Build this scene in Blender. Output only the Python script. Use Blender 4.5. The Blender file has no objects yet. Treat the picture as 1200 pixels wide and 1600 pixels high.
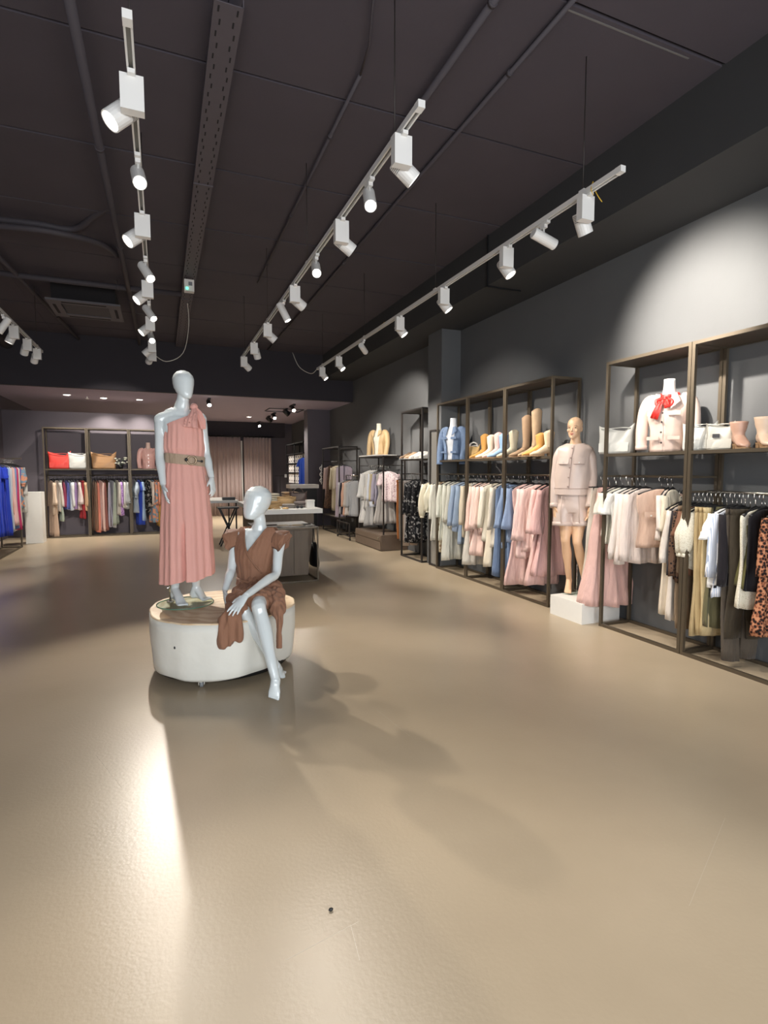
import bpy, math, random
from mathutils import Vector, Matrix, noise
PI = math.pi
V = Vector
sc = bpy.context.scene
COL = sc.collection

# ---------------------------------------------------------------- camera, world, daylight, exposure
FPX, CAMH = 844.0, 1.55
YAW, PITCH = math.radians(22.292), math.radians(4.336)
cam_d = bpy.data.cameras.new('camera')
cam_d.sensor_fit = 'HORIZONTAL'; cam_d.sensor_width = 36.0; cam_d.lens = FPX / 1200 * 36.0
cam_d.clip_start = 0.05; cam_d.clip_end = 100
cam = bpy.data.objects.new('camera', cam_d); COL.objects.link(cam)
cam.location = (0, 0, CAMH)
cam.rotation_euler = (PI / 2 - PITCH, 0, -YAW)
sc.camera = cam

world = bpy.data.worlds.new('world'); sc.world = world; world.use_nodes = True
wbg = world.node_tree.nodes['Background']
wbg.inputs[0].default_value = (0.75, 0.85, 1.0, 1); wbg.inputs[1].default_value = 0.25

sc.view_settings.view_transform = 'Standard'
sc.view_settings.look = 'None'
sc.view_settings.gamma = 1.0
sc.view_settings.use_curve_mapping = False
sc.view_settings.exposure = 1.0

# daylight entering through the glazed shop front behind the photographer
dl = bpy.data.lights.new('shopfront_daylight', 'AREA')
dl.shape = 'RECTANGLE'; dl.size = 6.6; dl.size_y = 2.7; dl.energy = 215; dl.color = (0.92, 0.96, 1.0)
dlo = bpy.data.objects.new('shopfront_daylight', dl); COL.objects.link(dlo)
dlo.location = (0.5, -2.05, 1.75); dlo.rotation_euler = (PI / 2, 0, 0)

W_LAMP = 1.0      # overall scale of the track spotlights

# ---------------------------------------------------------------- view helpers (pixel of the 1200x1600 photo + depth -> place in the room)
_F = V((math.sin(YAW) * math.cos(PITCH), math.cos(YAW) * math.cos(PITCH), -math.sin(PITCH)))
_R = V((math.cos(YAW), -math.sin(YAW), 0))
_U = _R.cross(_F)
_C = V((0, 0, CAMH))
def at(u, v, d): return _C + (_F + _R * ((u - 600) / FPX) + _U * ((800 - v) / FPX)) * d
def onz(u, v, z):
    r = _F + _R * ((u - 600) / FPX) + _U * ((800 - v) / FPX)
    return _C + r * ((z - CAMH) / r.z)
def onx(u, v, x):
    r = _F + _R * ((u - 600) / FPX) + _U * ((800 - v) / FPX)
    return _C + r * (x / r.x)
RH = V((_R.x, _R.y, 0)); FH = V((_F.x, _F.y, 0)).normalized(); UP = V((0, 0, 1))

# ---------------------------------------------------------------- materials
_mats = {}
def mat(name, col, rough=0.6, metal=0.0, spec=0.5, noise_amt=0.0, noise_scale=20, bump=0.0, bump_scale=60, coat=0.0,
        emit=None, estr=0.0, sheen=0.0, trans=0.0, stretch=None, bdist=0.01):
    if name in _mats: return _mats[name]
    m = bpy.data.materials.new(name); m.use_nodes = True
    nt = m.node_tree; b = nt.nodes['Principled BSDF']
    b.inputs['Base Color'].default_value = (*col, 1)
    b.inputs['Roughness'].default_value = rough
    b.inputs['Metallic'].default_value = metal
    b.inputs['Specular IOR Level'].default_value = spec
    if coat: b.inputs['Coat Weight'].default_value = coat; b.inputs['Coat Roughness'].default_value = 0.08
    if sheen: b.inputs['Sheen Weight'].default_value = sheen
    if trans: b.inputs['Transmission Weight'].default_value = trans
    if emit: b.inputs['Emission Color'].default_value = (*emit, 1); b.inputs['Emission Strength'].default_value = estr
    if noise_amt or bump:
        tc = nt.nodes.new('ShaderNodeTexCoord')
        src = tc.outputs['Object']
        if stretch:
            mp = nt.nodes.new('ShaderNodeMapping'); mp.inputs['Scale'].default_value = stretch
            nt.links.new(src, mp.inputs[0]); src = mp.outputs[0]
    if noise_amt:
        n = nt.nodes.new('ShaderNodeTexNoise'); n.inputs['Scale'].default_value = noise_scale; n.inputs['Detail'].default_value = 4
        nt.links.new(src, n.inputs[0])
        mx = nt.nodes.new('ShaderNodeMix'); mx.data_type = 'RGBA'
        lo = [max(0, c * (1 - noise_amt)) for c in col]; hi = [min(1, c * (1 + noise_amt)) for c in col]
        mx.inputs[6].default_value = (*lo, 1); mx.inputs[7].default_value = (*hi, 1)
        nt.links.new(n.outputs[0], mx.inputs[0]); nt.links.new(mx.outputs[2], b.inputs['Base Color'])
    if bump:
        n2 = nt.nodes.new('ShaderNodeTexNoise'); n2.inputs['Scale'].default_value = bump_scale; n2.inputs['Detail'].default_value = 3
        nt.links.new(src, n2.inputs[0])
        bp = nt.nodes.new('ShaderNodeBump'); bp.inputs['Strength'].default_value = bump; bp.inputs['Distance'].default_value = bdist
        nt.links.new(n2.outputs[0], bp.inputs['Height']); nt.links.new(bp.outputs[0], b.inputs['Normal'])
    _mats[name] = m
    return m
def s2l(r, g, b):
    f = lambda c: (c / 255 / 12.92) if c / 255 <= 0.04045 else ((c / 255 + 0.055) / 1.055) ** 2.4
    return (f(r), f(g), f(b))
def fabric(name, rgb, rough=0.8, amt=0.08, bump=0.6, sheen=0.1):
    return mat('fabric_' + name, s2l(*rgb), rough, noise_amt=amt, noise_scale=9, bump=bump, bump_scale=20, sheen=sheen, spec=0.25, stretch=(1.4, 1.4, 0.32), bdist=0.03)
def pattern(name, c1, c2, kind='noise', scale=30, thr=0.5, c3=None, rough=0.8):
    key = 'print_' + name
    if key in _mats: return _mats[key]
    m = bpy.data.materials.new(key); m.use_nodes = True
    nt = m.node_tree; b = nt.nodes['Principled BSDF']; b.inputs['Roughness'].default_value = rough
    b.inputs['Specular IOR Level'].default_value = 0.25
    tc = nt.nodes.new('ShaderNodeTexCoord')
    if kind == 'noise':
        n = nt.nodes.new('ShaderNodeTexNoise'); n.inputs['Scale'].default_value = scale; n.inputs['Detail'].default_value = 2
        out = n.outputs[0]
    elif kind == 'cells':
        n = nt.nodes.new('ShaderNodeTexVoronoi'); n.inputs['Scale'].default_value = scale; out = n.outputs[0]
    else:
        n = nt.nodes.new('ShaderNodeTexWave'); n.inputs['Scale'].default_value = scale; n.inputs['Distortion'].default_value = 0.2
        if kind == 'hstripe': n.bands_direction = 'Z'
        out = n.outputs['Fac' if 'Fac' in n.outputs else 1]
    nt.links.new(tc.outputs['Object'], n.inputs[0])
    r = nt.nodes.new('ShaderNodeValToRGB'); r.color_ramp.interpolation = 'LINEAR'
    e = r.color_ramp.elements
    e[0].position = thr - 0.03; e[0].color = (*s2l(*c1), 1); e[1].position = thr + 0.03; e[1].color = (*s2l(*c2), 1)
    if c3: x = e.new(min(0.98, thr + 0.16)); x.color = (*s2l(*c2), 1); x = e.new(min(0.99, thr + 0.2)); x.color = (*s2l(*c3), 1)
    nt.links.new(out, r.inputs[0]); nt.links.new(r.outputs[0], b.inputs['Base Color'])
    _mats[key] = m
    return m

M_FRAME = mat('bronze_metal', s2l(96, 86, 72), 0.42, 0.55, noise_amt=0.08)
M_FRAMED = mat('dark_steel', s2l(58, 53, 50), 0.45, 0.5, noise_amt=0.08)
M_BOARD = mat('bronze_board', s2l(74, 64, 52), 0.55, 0.1, noise_amt=0.12, noise_scale=14)
M_CHROME = mat('chrome', s2l(205, 203, 196), 0.18, 1.0)
M_BLACK = mat('black_plastic', s2l(20, 20, 22), 0.45)
M_WHITE = mat('white_lacquer', s2l(228, 226, 220), 0.4, noise_amt=0.03)
M_LAMP = mat('lamp_white', s2l(222, 220, 216), 0.42)
M_SLOT = mat('track_slot', s2l(120, 118, 112), 0.5)
M_FIN = mat('lamp_fins', s2l(120, 122, 126), 0.5)
M_MANN = mat('gloss_white_fibreglass', s2l(212, 219, 219), 0.16, coat=0.6, spec=0.6)
M_SKIN = mat('skin_tone_fibreglass', s2l(226, 186, 150), 0.38, spec=0.4)
def clear_glass(name, tint, gloss):
    m = bpy.data.materials.new(name); m.use_nodes = True; nt = m.node_tree; nt.nodes.remove(nt.nodes['Principled BSDF'])
    a = nt.nodes.new('ShaderNodeBsdfTransparent'); a.inputs[0].default_value = (*tint, 1)
    b = nt.nodes.new('ShaderNodeBsdfGlossy'); b.inputs['Roughness'].default_value = 0.02
    x = nt.nodes.new('ShaderNodeMixShader'); x.inputs[0].default_value = gloss
    nt.links.new(a.outputs[0], x.inputs[1]); nt.links.new(b.outputs[0], x.inputs[2]); nt.links.new(x.outputs[0], nt.nodes['Material Output'].inputs[0])
    return m
M_GLASS = clear_glass('clear_glass', (0.93, 0.97, 0.95), 0.10)
M_GLASSE = mat('green_glass_edge', s2l(96, 138, 116), 0.15, coat=0.5)

# ---------------------------------------------------------------- mesh builder
_org = {}
_tsc = bpy.data.scenes.new('_work')      # scratch scene for remeshing, removed at the end
class MB:
    def __init__(s): s.v = []; s.f = []; s.sm = []
    def face(s, idx, smooth=False): s.f.append(tuple(idx)); s.sm.append(smooth)
    def box(s, c, size, rz=0.0, rot=None):
        c = V(c); hx, hy, hz = size[0] / 2, size[1] / 2, size[2] / 2
        m = rot if rot is not None else Matrix.Rotation(rz, 3, 'Z')
        o = len(s.v)
        for z in (-hz, hz):
            for y in (-hy, hy):
                for x in (-hx, hx): s.v.append(c + m @ V((x, y, z)))
        for q in ((0, 2, 3, 1), (4, 5, 7, 6), (0, 1, 5, 4), (2, 6, 7, 3), (0, 4, 6, 2), (1, 3, 7, 5)): s.face([o + i for i in q])
        return s
    def bar(s, a, b, w, w2=None):          # square bar between two points
        a, b = V(a), V(b); d = b - a; L = d.length
        z = d.normalized(); x = (UP if abs(z.z) < 0.9 else V((1, 0, 0))).cross(z).normalized(); y = z.cross(x)
        m = Matrix((x, y, z)).transposed()
        return s.box((a + b) / 2, (w, w2 or w, L), rot=m)
    def loft(s, rings, cap0=True, cap1=True, smooth=True, closed=True):
        o = len(s.v); n = len(rings[0])
        for r in rings: s.v.extend(V(p) for p in r)
        for i in range(len(rings) - 1):
            for j in range(n if closed else n - 1):
                k = (j + 1) % n
                s.face((o + i * n + j, o + i * n + k, o + (i + 1) * n + k, o + (i + 1) * n + j), smooth)
        if cap0: s.face([o + j for j in range(n)][::-1])
        if cap1: s.face([o + (len(rings) - 1) * n + j for j in range(n)])
        return s
    def cyl(s, a, b, r, r2=None, n=16, smooth=True):
        a, b = V(a), V(b); z = (b - a).normalized()
        x = (UP if abs(z.z) < 0.9 else V((1, 0, 0))).cross(z).normalized(); y = z.cross(x)
        r2 = r if r2 is None else r2
        ring = lambda c, q: [c + x * (q * math.cos(2 * PI * i / n)) + y * (q * math.sin(2 * PI * i / n)) for i in range(n)]
        return s.loft([ring(a, r), ring(b, r2)], smooth=smooth)
    def tube(s, pts, rad, n=10, side=None, cap=True, sub=1):
        """smooth tube; rad = number, list of numbers, or list of (lateral, depth) pairs"""
        pts = [V(p) for p in pts]
        if not isinstance(rad, (list, tuple)): rad = [rad] * len(pts)
        rad = [(r, r) if not isinstance(r, (list, tuple)) else tuple(r) for r in rad]
        if sub > 1:
            P, Q = [], []
            for i in range(len(pts) - 1):
                p0 = pts[max(i - 1, 0)]; p1 = pts[i]; p2 = pts[i + 1]; p3 = pts[min(i + 2, len(pts) - 1)]
                for k in range(sub):
                    t = k / sub
                    P.append(0.5 * ((2 * p1) + (p2 - p0) * t + (2 * p0 - 5 * p1 + 4 * p2 - p3) * t * t + (3 * p1 - p0 - 3 * p2 + p3) * t ** 3))
                    tt = t * t * (3 - 2 * t)
                    Q.append((rad[i][0] * (1 - tt) + rad[i + 1][0] * tt, rad[i][1] * (1 - tt) + rad[i + 1][1] * tt))
            P.append(pts[-1]); Q.append(rad[-1]); pts, rad = P, Q
        rings = []; px = None
        for i, p in enumerate(pts):
            d = (pts[min(i + 1, len(pts) - 1)] - pts[max(i - 1, 0)]).normalized()
            ref = V(side) if side is not None else (px if px is not None else (UP if abs(d.z) < 0.9 else V((1, 0, 0))).cross(d))
            x = (ref - d * ref.dot(d)).normalized(); y = d.cross(x); px = x
            rings.append([p + x * (rad[i][0] * math.cos(2 * PI * j / n)) + y * (rad[i][1] * math.sin(2 * PI * j / n)) for j in range(n)])
        return s.loft(rings, cap, cap)
    def ellipsoid(s, c, rx, ry, rz, axes=None, nu=16, nv=10):
        c = V(c); ax = axes or (V((1, 0, 0)), V((0, 1, 0)), V((0, 0, 1)))
        rings = []
        for i in range(nv + 1):
            a = -PI / 2 + PI * (i + 0.02) / (nv + 0.04); cr = math.cos(a)
            rings.append([c + ax[0] * (rx * cr * math.cos(2 * PI * j / nu)) + ax[1] * (ry * cr * math.sin(2 * PI * j / nu)) + ax[2] * (rz * math.sin(a)) for j in range(nu)])
        return s.loft(rings)
    def torus(s, c, R_, r, ax1, ax2, n=24, m=8, arc=2 * PI):
        c = V(c); ax1 = V(ax1).normalized(); ax2 = V(ax2).normalized(); nn = ax1.cross(ax2)
        full = abs(arc - 2 * PI) < 1e-4
        rings = []
        for i in range(n + (0 if full else 1)):
            a = arc * i / n; d = ax1 * math.cos(a) + ax2 * math.sin(a)
            rings.append([c + d * (R_ + r * math.cos(2 * PI * j / m)) + nn * (r * math.sin(2 * PI * j / m)) for j in range(m)])
        if full: rings.append(rings[0])
        return s.loft(rings, not full, not full)
    def prism(s, pts, off, smooth=False):
        """polygon pts extruded by the vector off"""
        off = V(off); return s.loft([[V(p) for p in pts], [V(p) + off for p in pts]], smooth=smooth)
    def mesh(s, name, origin=None):
        me = bpy.data.meshes.new(name)
        o = origin or V((0, 0, 0))
        me.from_pydata([tuple(p - o) for p in s.v], [], s.f)
        me.polygons.foreach_set('use_smooth', s.sm)
        me.validate(); me.update()
        return me
    def build(s, name, m, parent=None, label=None, remesh=0, smooth_it=0, origin=None):
        org = _org.get(parent.name, V((0, 0, 0))) if parent is not None else (V(origin) if origin is not None else V((0, 0, 0)))
        me = s.mesh(name, org)
        o = bpy.data.objects.new(name, me); COL.objects.link(o)
        if parent is not None: o.parent = parent
        else: o.location = org
        _org[o.name] = org
        if remesh:
            tmp = bpy.data.objects.new('_tmp', me); _tsc.collection.objects.link(tmp)
            md = tmp.modifiers.new('r', 'REMESH'); md.mode = 'VOXEL'; md.voxel_size = remesh; md.use_smooth_shade = True
            if smooth_it: sm = tmp.modifiers.new('s', 'SMOOTH'); sm.iterations = smooth_it; sm.factor = 0.5
            with bpy.context.temp_override(scene=_tsc, view_layer=_tsc.view_layers[0]):
                dg = bpy.context.evaluated_depsgraph_get(); ev = tmp.evaluated_get(dg)
                nm = bpy.data.meshes.new_from_object(ev)
            bpy.data.objects.remove(tmp); o.data = nm
            nm.polygons.foreach_set('use_smooth', [True] * len(nm.polygons))
        o.data.materials.clear(); o.data.materials.append(m)
        if label: o['label'] = label
        return o

def tag(o, label=None, cat=None, group=None, kind=None):
    if label: o['label'] = label
    if cat: o['category'] = cat
    if group: o['group'] = group
    if kind: o['kind'] = kind
    return o
def thing(name, loc, label, cat, group=None, rz=0.0, local=False):
    o = bpy.data.objects.new(name, None); COL.objects.link(o); o.empty_display_size = 0.05
    o.location = loc; o.rotation_euler.z = rz
    _org[o.name] = V((0, 0, 0)) if local else V(loc)
    return tag(o, label, cat, group)
def struct(o): o['kind'] = 'structure'; return o
def copy_tree(o, parent=None):
    c = o.copy(); COL.objects.link(c)
    if parent is not None: c.parent = parent
    for ch in list(o.children):
        if not ch.name.startswith('_'): copy_tree(ch, c)
    return c
def lerp(a, b, t): return a + (b - a) * t
def interp(tab, t):
    for i in range(len(tab) - 1):
        if t <= tab[i + 1][0]:
            a, b = tab[i], tab[i + 1]; k = 0 if b[0] == a[0] else max(0, (t - a[0]) / (b[0] - a[0]))
            k = k * k * (3 - 2 * k)
            return [lerp(x, y, k) for x, y in zip(a[1:], b[1:])]
    return list(tab[-1][1:])
ORD = ['first', 'second', 'third', 'fourth', 'fifth', 'sixth', 'seventh', 'eighth', 'ninth', 'tenth', 'eleventh', 'twelfth', 'thirteenth',
       'fourteenth', 'fifteenth', 'sixteenth', 'seventeenth', 'eighteenth', 'nineteenth', 'twentieth']

# ================================================================ THE ROOM
XL, XR, YF, YB = -3.35, 4.45, -1.8, 19.8       # left wall, right wall, shop front, far back wall
H, XBEAM, ZBEAM = 4.35, 3.68, 3.77             # ceiling, beam along the right wall
YBULK, ZSOF = 12.9, 3.266                      # bulkhead and the lower ceiling behind it
YPART, ZPART, XPART = 14.85, 2.95, 0.95        # partition wall behind the back rack

def floor_material():
    m = bpy.data.materials.new('polished_concrete'); m.use_nodes = True
    nt = m.node_tree; b = nt.nodes['Principled BSDF']; L = nt.links.new
    tc = nt.nodes.new('ShaderNodeTexCoord')
    n1 = nt.nodes.new('ShaderNodeTexNoise'); n1.inputs['Scale'].default_value = 0.55; n1.inputs['Detail'].default_value = 3; n1.inputs['Distortion'].default_value = 0.3
    n2 = nt.nodes.new('ShaderNodeTexNoise'); n2.inputs['Scale'].default_value = 5; n2.inputs['Detail'].default_value = 8
    L(tc.outputs['Object'], n1.inputs[0]); L(tc.outputs['Object'], n2.inputs[0])
    r1 = nt.nodes.new('ShaderNodeValToRGB'); e = r1.color_ramp.elements
    r1.color_ramp.interpolation = 'B_SPLINE'; e[0].position = 0.0; e[0].color = (*s2l(146, 129, 105), 1); e[1].position = 1.0; e[1].color = (*s2l(194, 178, 154), 1)
    L(n1.outputs[0], r1.inputs[0])
    mx = nt.nodes.new('ShaderNodeMix'); mx.data_type = 'RGBA'; mx.blend_type = 'MULTIPLY'; mx.inputs[0].default_value = 0.35
    r2 = nt.nodes.new('ShaderNodeValToRGB'); e = r2.color_ramp.elements
    r2.color_ramp.interpolation = 'B_SPLINE'; e[0].position = 0.0; e[0].color = (0.70, 0.68, 0.65, 1); e[1].position = 1.0; e[1].color = (1, 1, 1, 1)
    L(n2.outputs[0], r2.inputs[0]); L(r1.outputs[0], mx.inputs[6]); L(r2.outputs[0], mx.inputs[7])
    L(mx.outputs[2], b.inputs['Base Color'])
    rr = nt.nodes.new('ShaderNodeMapRange'); rr.inputs[1].default_value = 0.0; rr.inputs[2].default_value = 1.0
    rr.inputs[3].default_value = 0.282; rr.inputs[4].default_value = 0.36
    L(n1.outputs[0], rr.inputs[0]); L(rr.outputs[0], b.inputs['Roughness'])
    bp = nt.nodes.new('ShaderNodeBump'); bp.inputs['Strength'].default_value = 0.10; bp.inputs['Distance'].default_value = 0.006
    n4 = nt.nodes.new('ShaderNodeTexNoise'); n4.inputs['Scale'].default_value = 60; n4.inputs['Detail'].default_value = 2
    L(tc.outputs['Object'], n4.inputs[0]); L(n4.outputs[0], bp.inputs['Height']); L(bp.outputs[0], b.inputs['Normal'])
    b.inputs['Specular IOR Level'].default_value = 0.42
    return m
M_FLOOR = floor_material()
M_WALL = mat('charcoal_paint', s2l(92, 93, 94), 0.75, noise_amt=0.06, noise_scale=3, bump=0.05, bump_scale=90)
M_WALLP = mat('charcoal_plum_paint', s2l(94, 88, 95), 0.75, noise_amt=0.06, noise_scale=3, bump=0.05, bump_scale=90)
M_CEIL = mat('black_ceiling_paint', s2l(70, 64, 71), 0.8, noise_amt=0.10, noise_scale=2.5, bump=0.06, bump_scale=50)
M_CEILD = mat('ceiling_void', s2l(30, 28, 30), 0.9)
M_BEAM = mat('dark_beam_paint', s2l(56, 56, 57), 0.8, noise_amt=0.08, noise_scale=3)
M_BULK = mat('dark_bulkhead_paint', s2l(52, 48, 54), 0.8, noise_amt=0.08, noise_scale=3)
M_SOF = mat('soffit_paint', s2l(164, 154, 172), 0.8, noise_amt=0.04, noise_scale=3)
M_STEEL = mat('painted_tray_steel', s2l(84, 78, 84), 0.6, 0.0, noise_amt=0.06)

struct(MB().box(((XL + XR) / 2, (YF + YB) / 2, -0.06), (XR - XL + 0.6, YB - YF + 0.6, 0.12)).build('floor', M_FLOOR))
FLOOR = bpy.data.objects['floor']
M_SCR = mat('floor_scratch', s2l(182, 170, 152), 0.5)
for (u0, v0), (u1, v1) in (((1133, 1278), (1077, 1415)), ((893, 1003), (925, 1030)), ((447, 1500), (560, 1440)), ((548, 1445), (562, 1500)), ((590, 1110), (640, 1150)), ((150, 1180), (190, 1230))):
    a, b = onz(u0, v0, 0.0), onz(u1, v1, 0.0); MB().bar(a, b, 0.0014, 0.0006).build('scratch', M_SCR, FLOOR)
struct(MB().box((XR + 0.1, (YF + YB) / 2, H / 2 + 0.05), (0.2, YB - YF, H + 0.3)).build('wall_right', M_WALL))
struct(MB().box((XL - 0.1, (YF + YB) / 2, H / 2 + 0.05), (0.2, YB - YF, H + 0.3)).build('wall_left', M_WALLP))
struct(MB().box(((XL + XR) / 2, YB + 0.1, H / 2), (XR - XL + 0.4, 0.2, H + 0.2)).build('wall_back', M_WALLP))
struct(MB().box(((XL + XPART) / 2, YPART + 0.09, ZPART / 2), (XPART - XL, 0.18, ZPART)).build('wall_partition', M_WALLP))
pill = struct(MB().box(((3.80 + XR) / 2, 15.1, ZSOF / 2), (XR - 3.80, 0.4, ZSOF)).build('wall_pier', M_WALLP))
struct(MB().box(((4.11 + XR) / 2, 7.87, ZBEAM / 2), (XR - 4.11, 0.46, ZBEAM)).build('wall_pillar', M_WALL))
# front wall with the glazed shop front behind the camera
fw = MB().box(((XL + XR) / 2, YF - 0.1, 3.72), (XR - XL, 0.2, 1.3)).box((XL + 0.2, YF - 0.1, 1.6), (0.4, 0.2, 3.2)).box((XR - 0.2, YF - 0.1, 1.6), (0.4, 0.2, 3.2)).box(((XL + XR) / 2, YF - 0.1, 0.15), (XR - XL, 0.2, 0.3))
struct(fw.build('wall_front', M_WALL))
m_pane = clear_glass('shopfront_glass', (1, 1, 1), 0.06)
wf = MB()
for x in (XL + 0.44, -0.72, 1.72, XR - 0.44): wf.box((x, YF - 0.12, 1.68), (0.07, 0.08, 2.78))
wf.box(((XL + XR) / 2, YF - 0.12, 0.33), (XR - XL - 0.82, 0.08, 0.07)).box(((XL + XR) / 2, YF - 0.12, 3.03), (XR - XL - 0.82, 0.08, 0.07))
win = struct(wf.build('window_1', M_FRAMED))
for x0, x1 in ((XL + 0.48, -0.76), (-0.68, 1.68), (1.76, XR - 0.48)):
    MB().box(((x0 + x1) / 2, YF - 0.12, 1.68), (x1 - x0, 0.012, 2.64)).build('pane', m_pane, win)

# ceiling: a dark slab with the individual panels hung under it
ceil = struct(MB().box(((XL + XR) / 2, (YF + YBULK) / 2, H + 0.10), (XR - XL + 0.4, YBULK - YF + 0.4, 0.1)).build('ceiling', M_CEILD))
yj = [YF] + [4.11 + 1.335 * k for k in range(-5, 7)] + [YBULK]
yj = sorted(y for y in yj if YF <= y <= YBULK)
xj = [XL, -1.95, 0.45, 2.33, XBEAM + 0.02]
rnd = random.Random(4)
for i in range(len(yj) - 1):
    for j in range(len(xj) - 1):
        if yj[i + 1] - yj[i] < 0.1: continue
        g = 0.013; gx = 0.0025
        MB().box(((xj[j] + xj[j + 1]) / 2, (yj[i] + yj[i + 1]) / 2, H + 0.025 + rnd.uniform(-0.003, 0.003)),
                 (xj[j + 1] - xj[j] - 2 * gx, yj[i + 1] - yj[i] - 2 * g, 0.05)).build('ceiling_panel', M_CEIL, ceil)
sof = struct(MB().box(((XL + XR) / 2, (YBULK + YB) / 2 + 0.06, ZSOF + 0.05), (XR - XL, YB - YBULK - 0.12, 0.1)).build('ceiling_back', M_SOF))
struct(MB().box(((XBEAM + XR) / 2, (YF + YBULK) / 2, (ZBEAM + H + 0.1) / 2), (XR - XBEAM, YBULK - YF, H + 0.1 - ZBEAM)).build('trim_1', M_BEAM))
struct(MB().box(((XL + XR) / 2, YBULK + 0.06, (ZSOF + H + 0.1) / 2), (XR - XL, 0.12, H + 0.1 - ZSOF)).build('trim_2', M_BULK))
# dark header above the fitting-room curtain
struct(MB().box((2.55, YB - 0.12, 3.01), (3.2, 0.24, 0.51)).build('trim_3', M_BULK))

# ---------------------------------------------------------------- services under the ceiling
t = thing('cable_tray', (0.44, 8.2, 4.2), 'long perforated grey cable tray hung under the ceiling beside the left track', 'cable tray')
tb = MB().box((0.44, 8.15, 4.262), (0.17, 9.4, 0.006)).box((0.358, 8.15, 4.285), (0.006, 9.4, 0.05)).box((0.522, 8.15, 4.285), (0.006, 9.4, 0.05))
tb.build('tray_channel', M_STEEL, t)
hb = MB()
for k in range(95):
    y = 3.5 + k * 0.098
    for x in ((0.40, 0.48) if k % 2 else (0.385, 0.495)): hb.box((x, y, 4.2585), (0.010, 0.045, 0.003))
tag(hb.build('tray_slots', M_CEILD, t), kind='stuff')
MB().box((0.44, 5.6, 4.255), (0.176, 0.03, 0.012)).build('splice_plate', M_STEEL, t)
MB().box((0.44, 9.3, 4.255), (0.176, 0.03, 0.012)).build('splice_plate', M_STEEL, t)

def pipe(name, a, b, r, m, label, cat='pipe', clips=0):
    t = thing(name, (V(a) + V(b)) / 2, label, cat)
    MB().cyl(a, b, r, n=12).build('pipe_run', m, t)
    for k in range(clips):
        p = V(a).lerp(V(b), (k + 0.5) / clips)
        MB().cyl(p, (p.x, p.y, H), 0.005, n=6).build('hanger_rod', m, t)
        d = (V(b) - V(a)).normalized()
        MB().cyl(p - d * 0.012, p + d * 0.012, r + 0.006, n=12).build('clip', m, t)
    return t
M_PIPE = mat('painted_pipe', s2l(66, 61, 66), 0.7)
pipe('ceiling_pipe', (-0.42, 2.0, 4.22), (-0.36, 12.8, 4.24), 0.032, M_PIPE, 'dark painted pipe running under the ceiling left of the left track', clips=5)
pipe('conduit', (1.37, 3.78, 4.325), (1.39, 8.3, 4.325), 0.013, M_PIPE, 'thin grey conduit on the ceiling between cable tray and middle track', clips=3)
MB_c = MB().tube([(1.37, 3.78, 4.325), (1.33, 3.5, 4.32), (1.0, 2.4, 4.32)], 0.008, n=6)
tag(MB_c.build('ceiling_cable', M_PIPE), 'pale cable leaving the conduit end towards the shop front', 'cable')
pipe('ceiling_pipe', (1.88, 1.5, 4.30), (1.88, 12.7, 4.30), 0.024, M_PIPE, 'dark painted pipe under the ceiling just right of the middle track', clips=4)
pipe('ceiling_pipe', (2.33, 1.5, 4.325), (2.33, 12.7, 4.325), 0.016, M_PIPE, 'dark painted pipe under the ceiling between middle and right tracks', clips=3)
pipe('ceiling_pipe', (-3.2, 9.05, 4.25), (0.36, 9.05, 4.25), 0.04, M_PIPE, 'dark crosswise pipe in front of the ceiling air conditioner', clips=2)
pipe('ceiling_pipe', (-2.0, 6.0, 4.25), (-1.5, 12.8, 4.25), 0.03, M_PIPE, 'dark slanting pipe under the ceiling at the far left', clips=2)
for k, z in enumerate((4.30, 4.22)):
    tag(MB().tube([(-1.75, 7.3, z), (-1.2, 7.2 - 0.05 * k, z - 0.02), (-0.85, 7.25, z), (-0.6, 7.5 - 0.6 * (1 - k), z + 0.05), (-0.45, 7.9 - 1.2 * (1 - k), z + 0.08)], 0.035, n=8, sub=4).build('duct_hose', M_PIPE),
        ['upper dark flexible hose curving away under the ceiling at left', 'lower dark flexible hose bending under the ceiling at left'][k], 'hose')
tag(MB().cyl((-1.82, 7.32, 4.18), (-1.82, 7.32, 4.35), 0.10, 0.12, n=14).cyl((-1.82, 7.32, 4.10), (-1.82, 7.32, 4.18), 0.06, 0.10, n=14).build('junction_fitting', M_PIPE), 'round grey pipe fitting where the ceiling hoses meet', 'fitting')
for k, x in enumerate((-2.75, -2.98, -3.2)):
    tag(MB().cyl((x, 8.0, 4.05 - k * 0.06), (x, 12.85, 4.05 - k * 0.06), 0.10, n=14).build('air_duct', M_PIPE),
        ['innermost', 'middle', 'outermost'][k] + ' of three dark round ducts along the left wall', 'duct', 'round ducts at the left wall')
# small conduit that drops down the beam face and turns under it
tag(MB().bar((XBEAM - 0.012, 5.69, 4.35), (XBEAM - 0.012, 5.69, ZBEAM - 0.012), 0.016).bar((XBEAM - 0.02, 5.69, ZBEAM - 0.012), (XBEAM + 0.47, 5.69, ZBEAM - 0.012), 0.016).build('wall_conduit', M_BLACK),
    'thin black conduit bent under the beam on the right', 'conduit')
tag(MB().box((2.87, 2.82, H - 0.0035), (1.05, 0.012, 0.002)).build('chalk_line', mat('chalk_mark', s2l(110, 108, 106), 0.9)), 'pale chalk line on the ceiling at upper right', 'mark')

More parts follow.
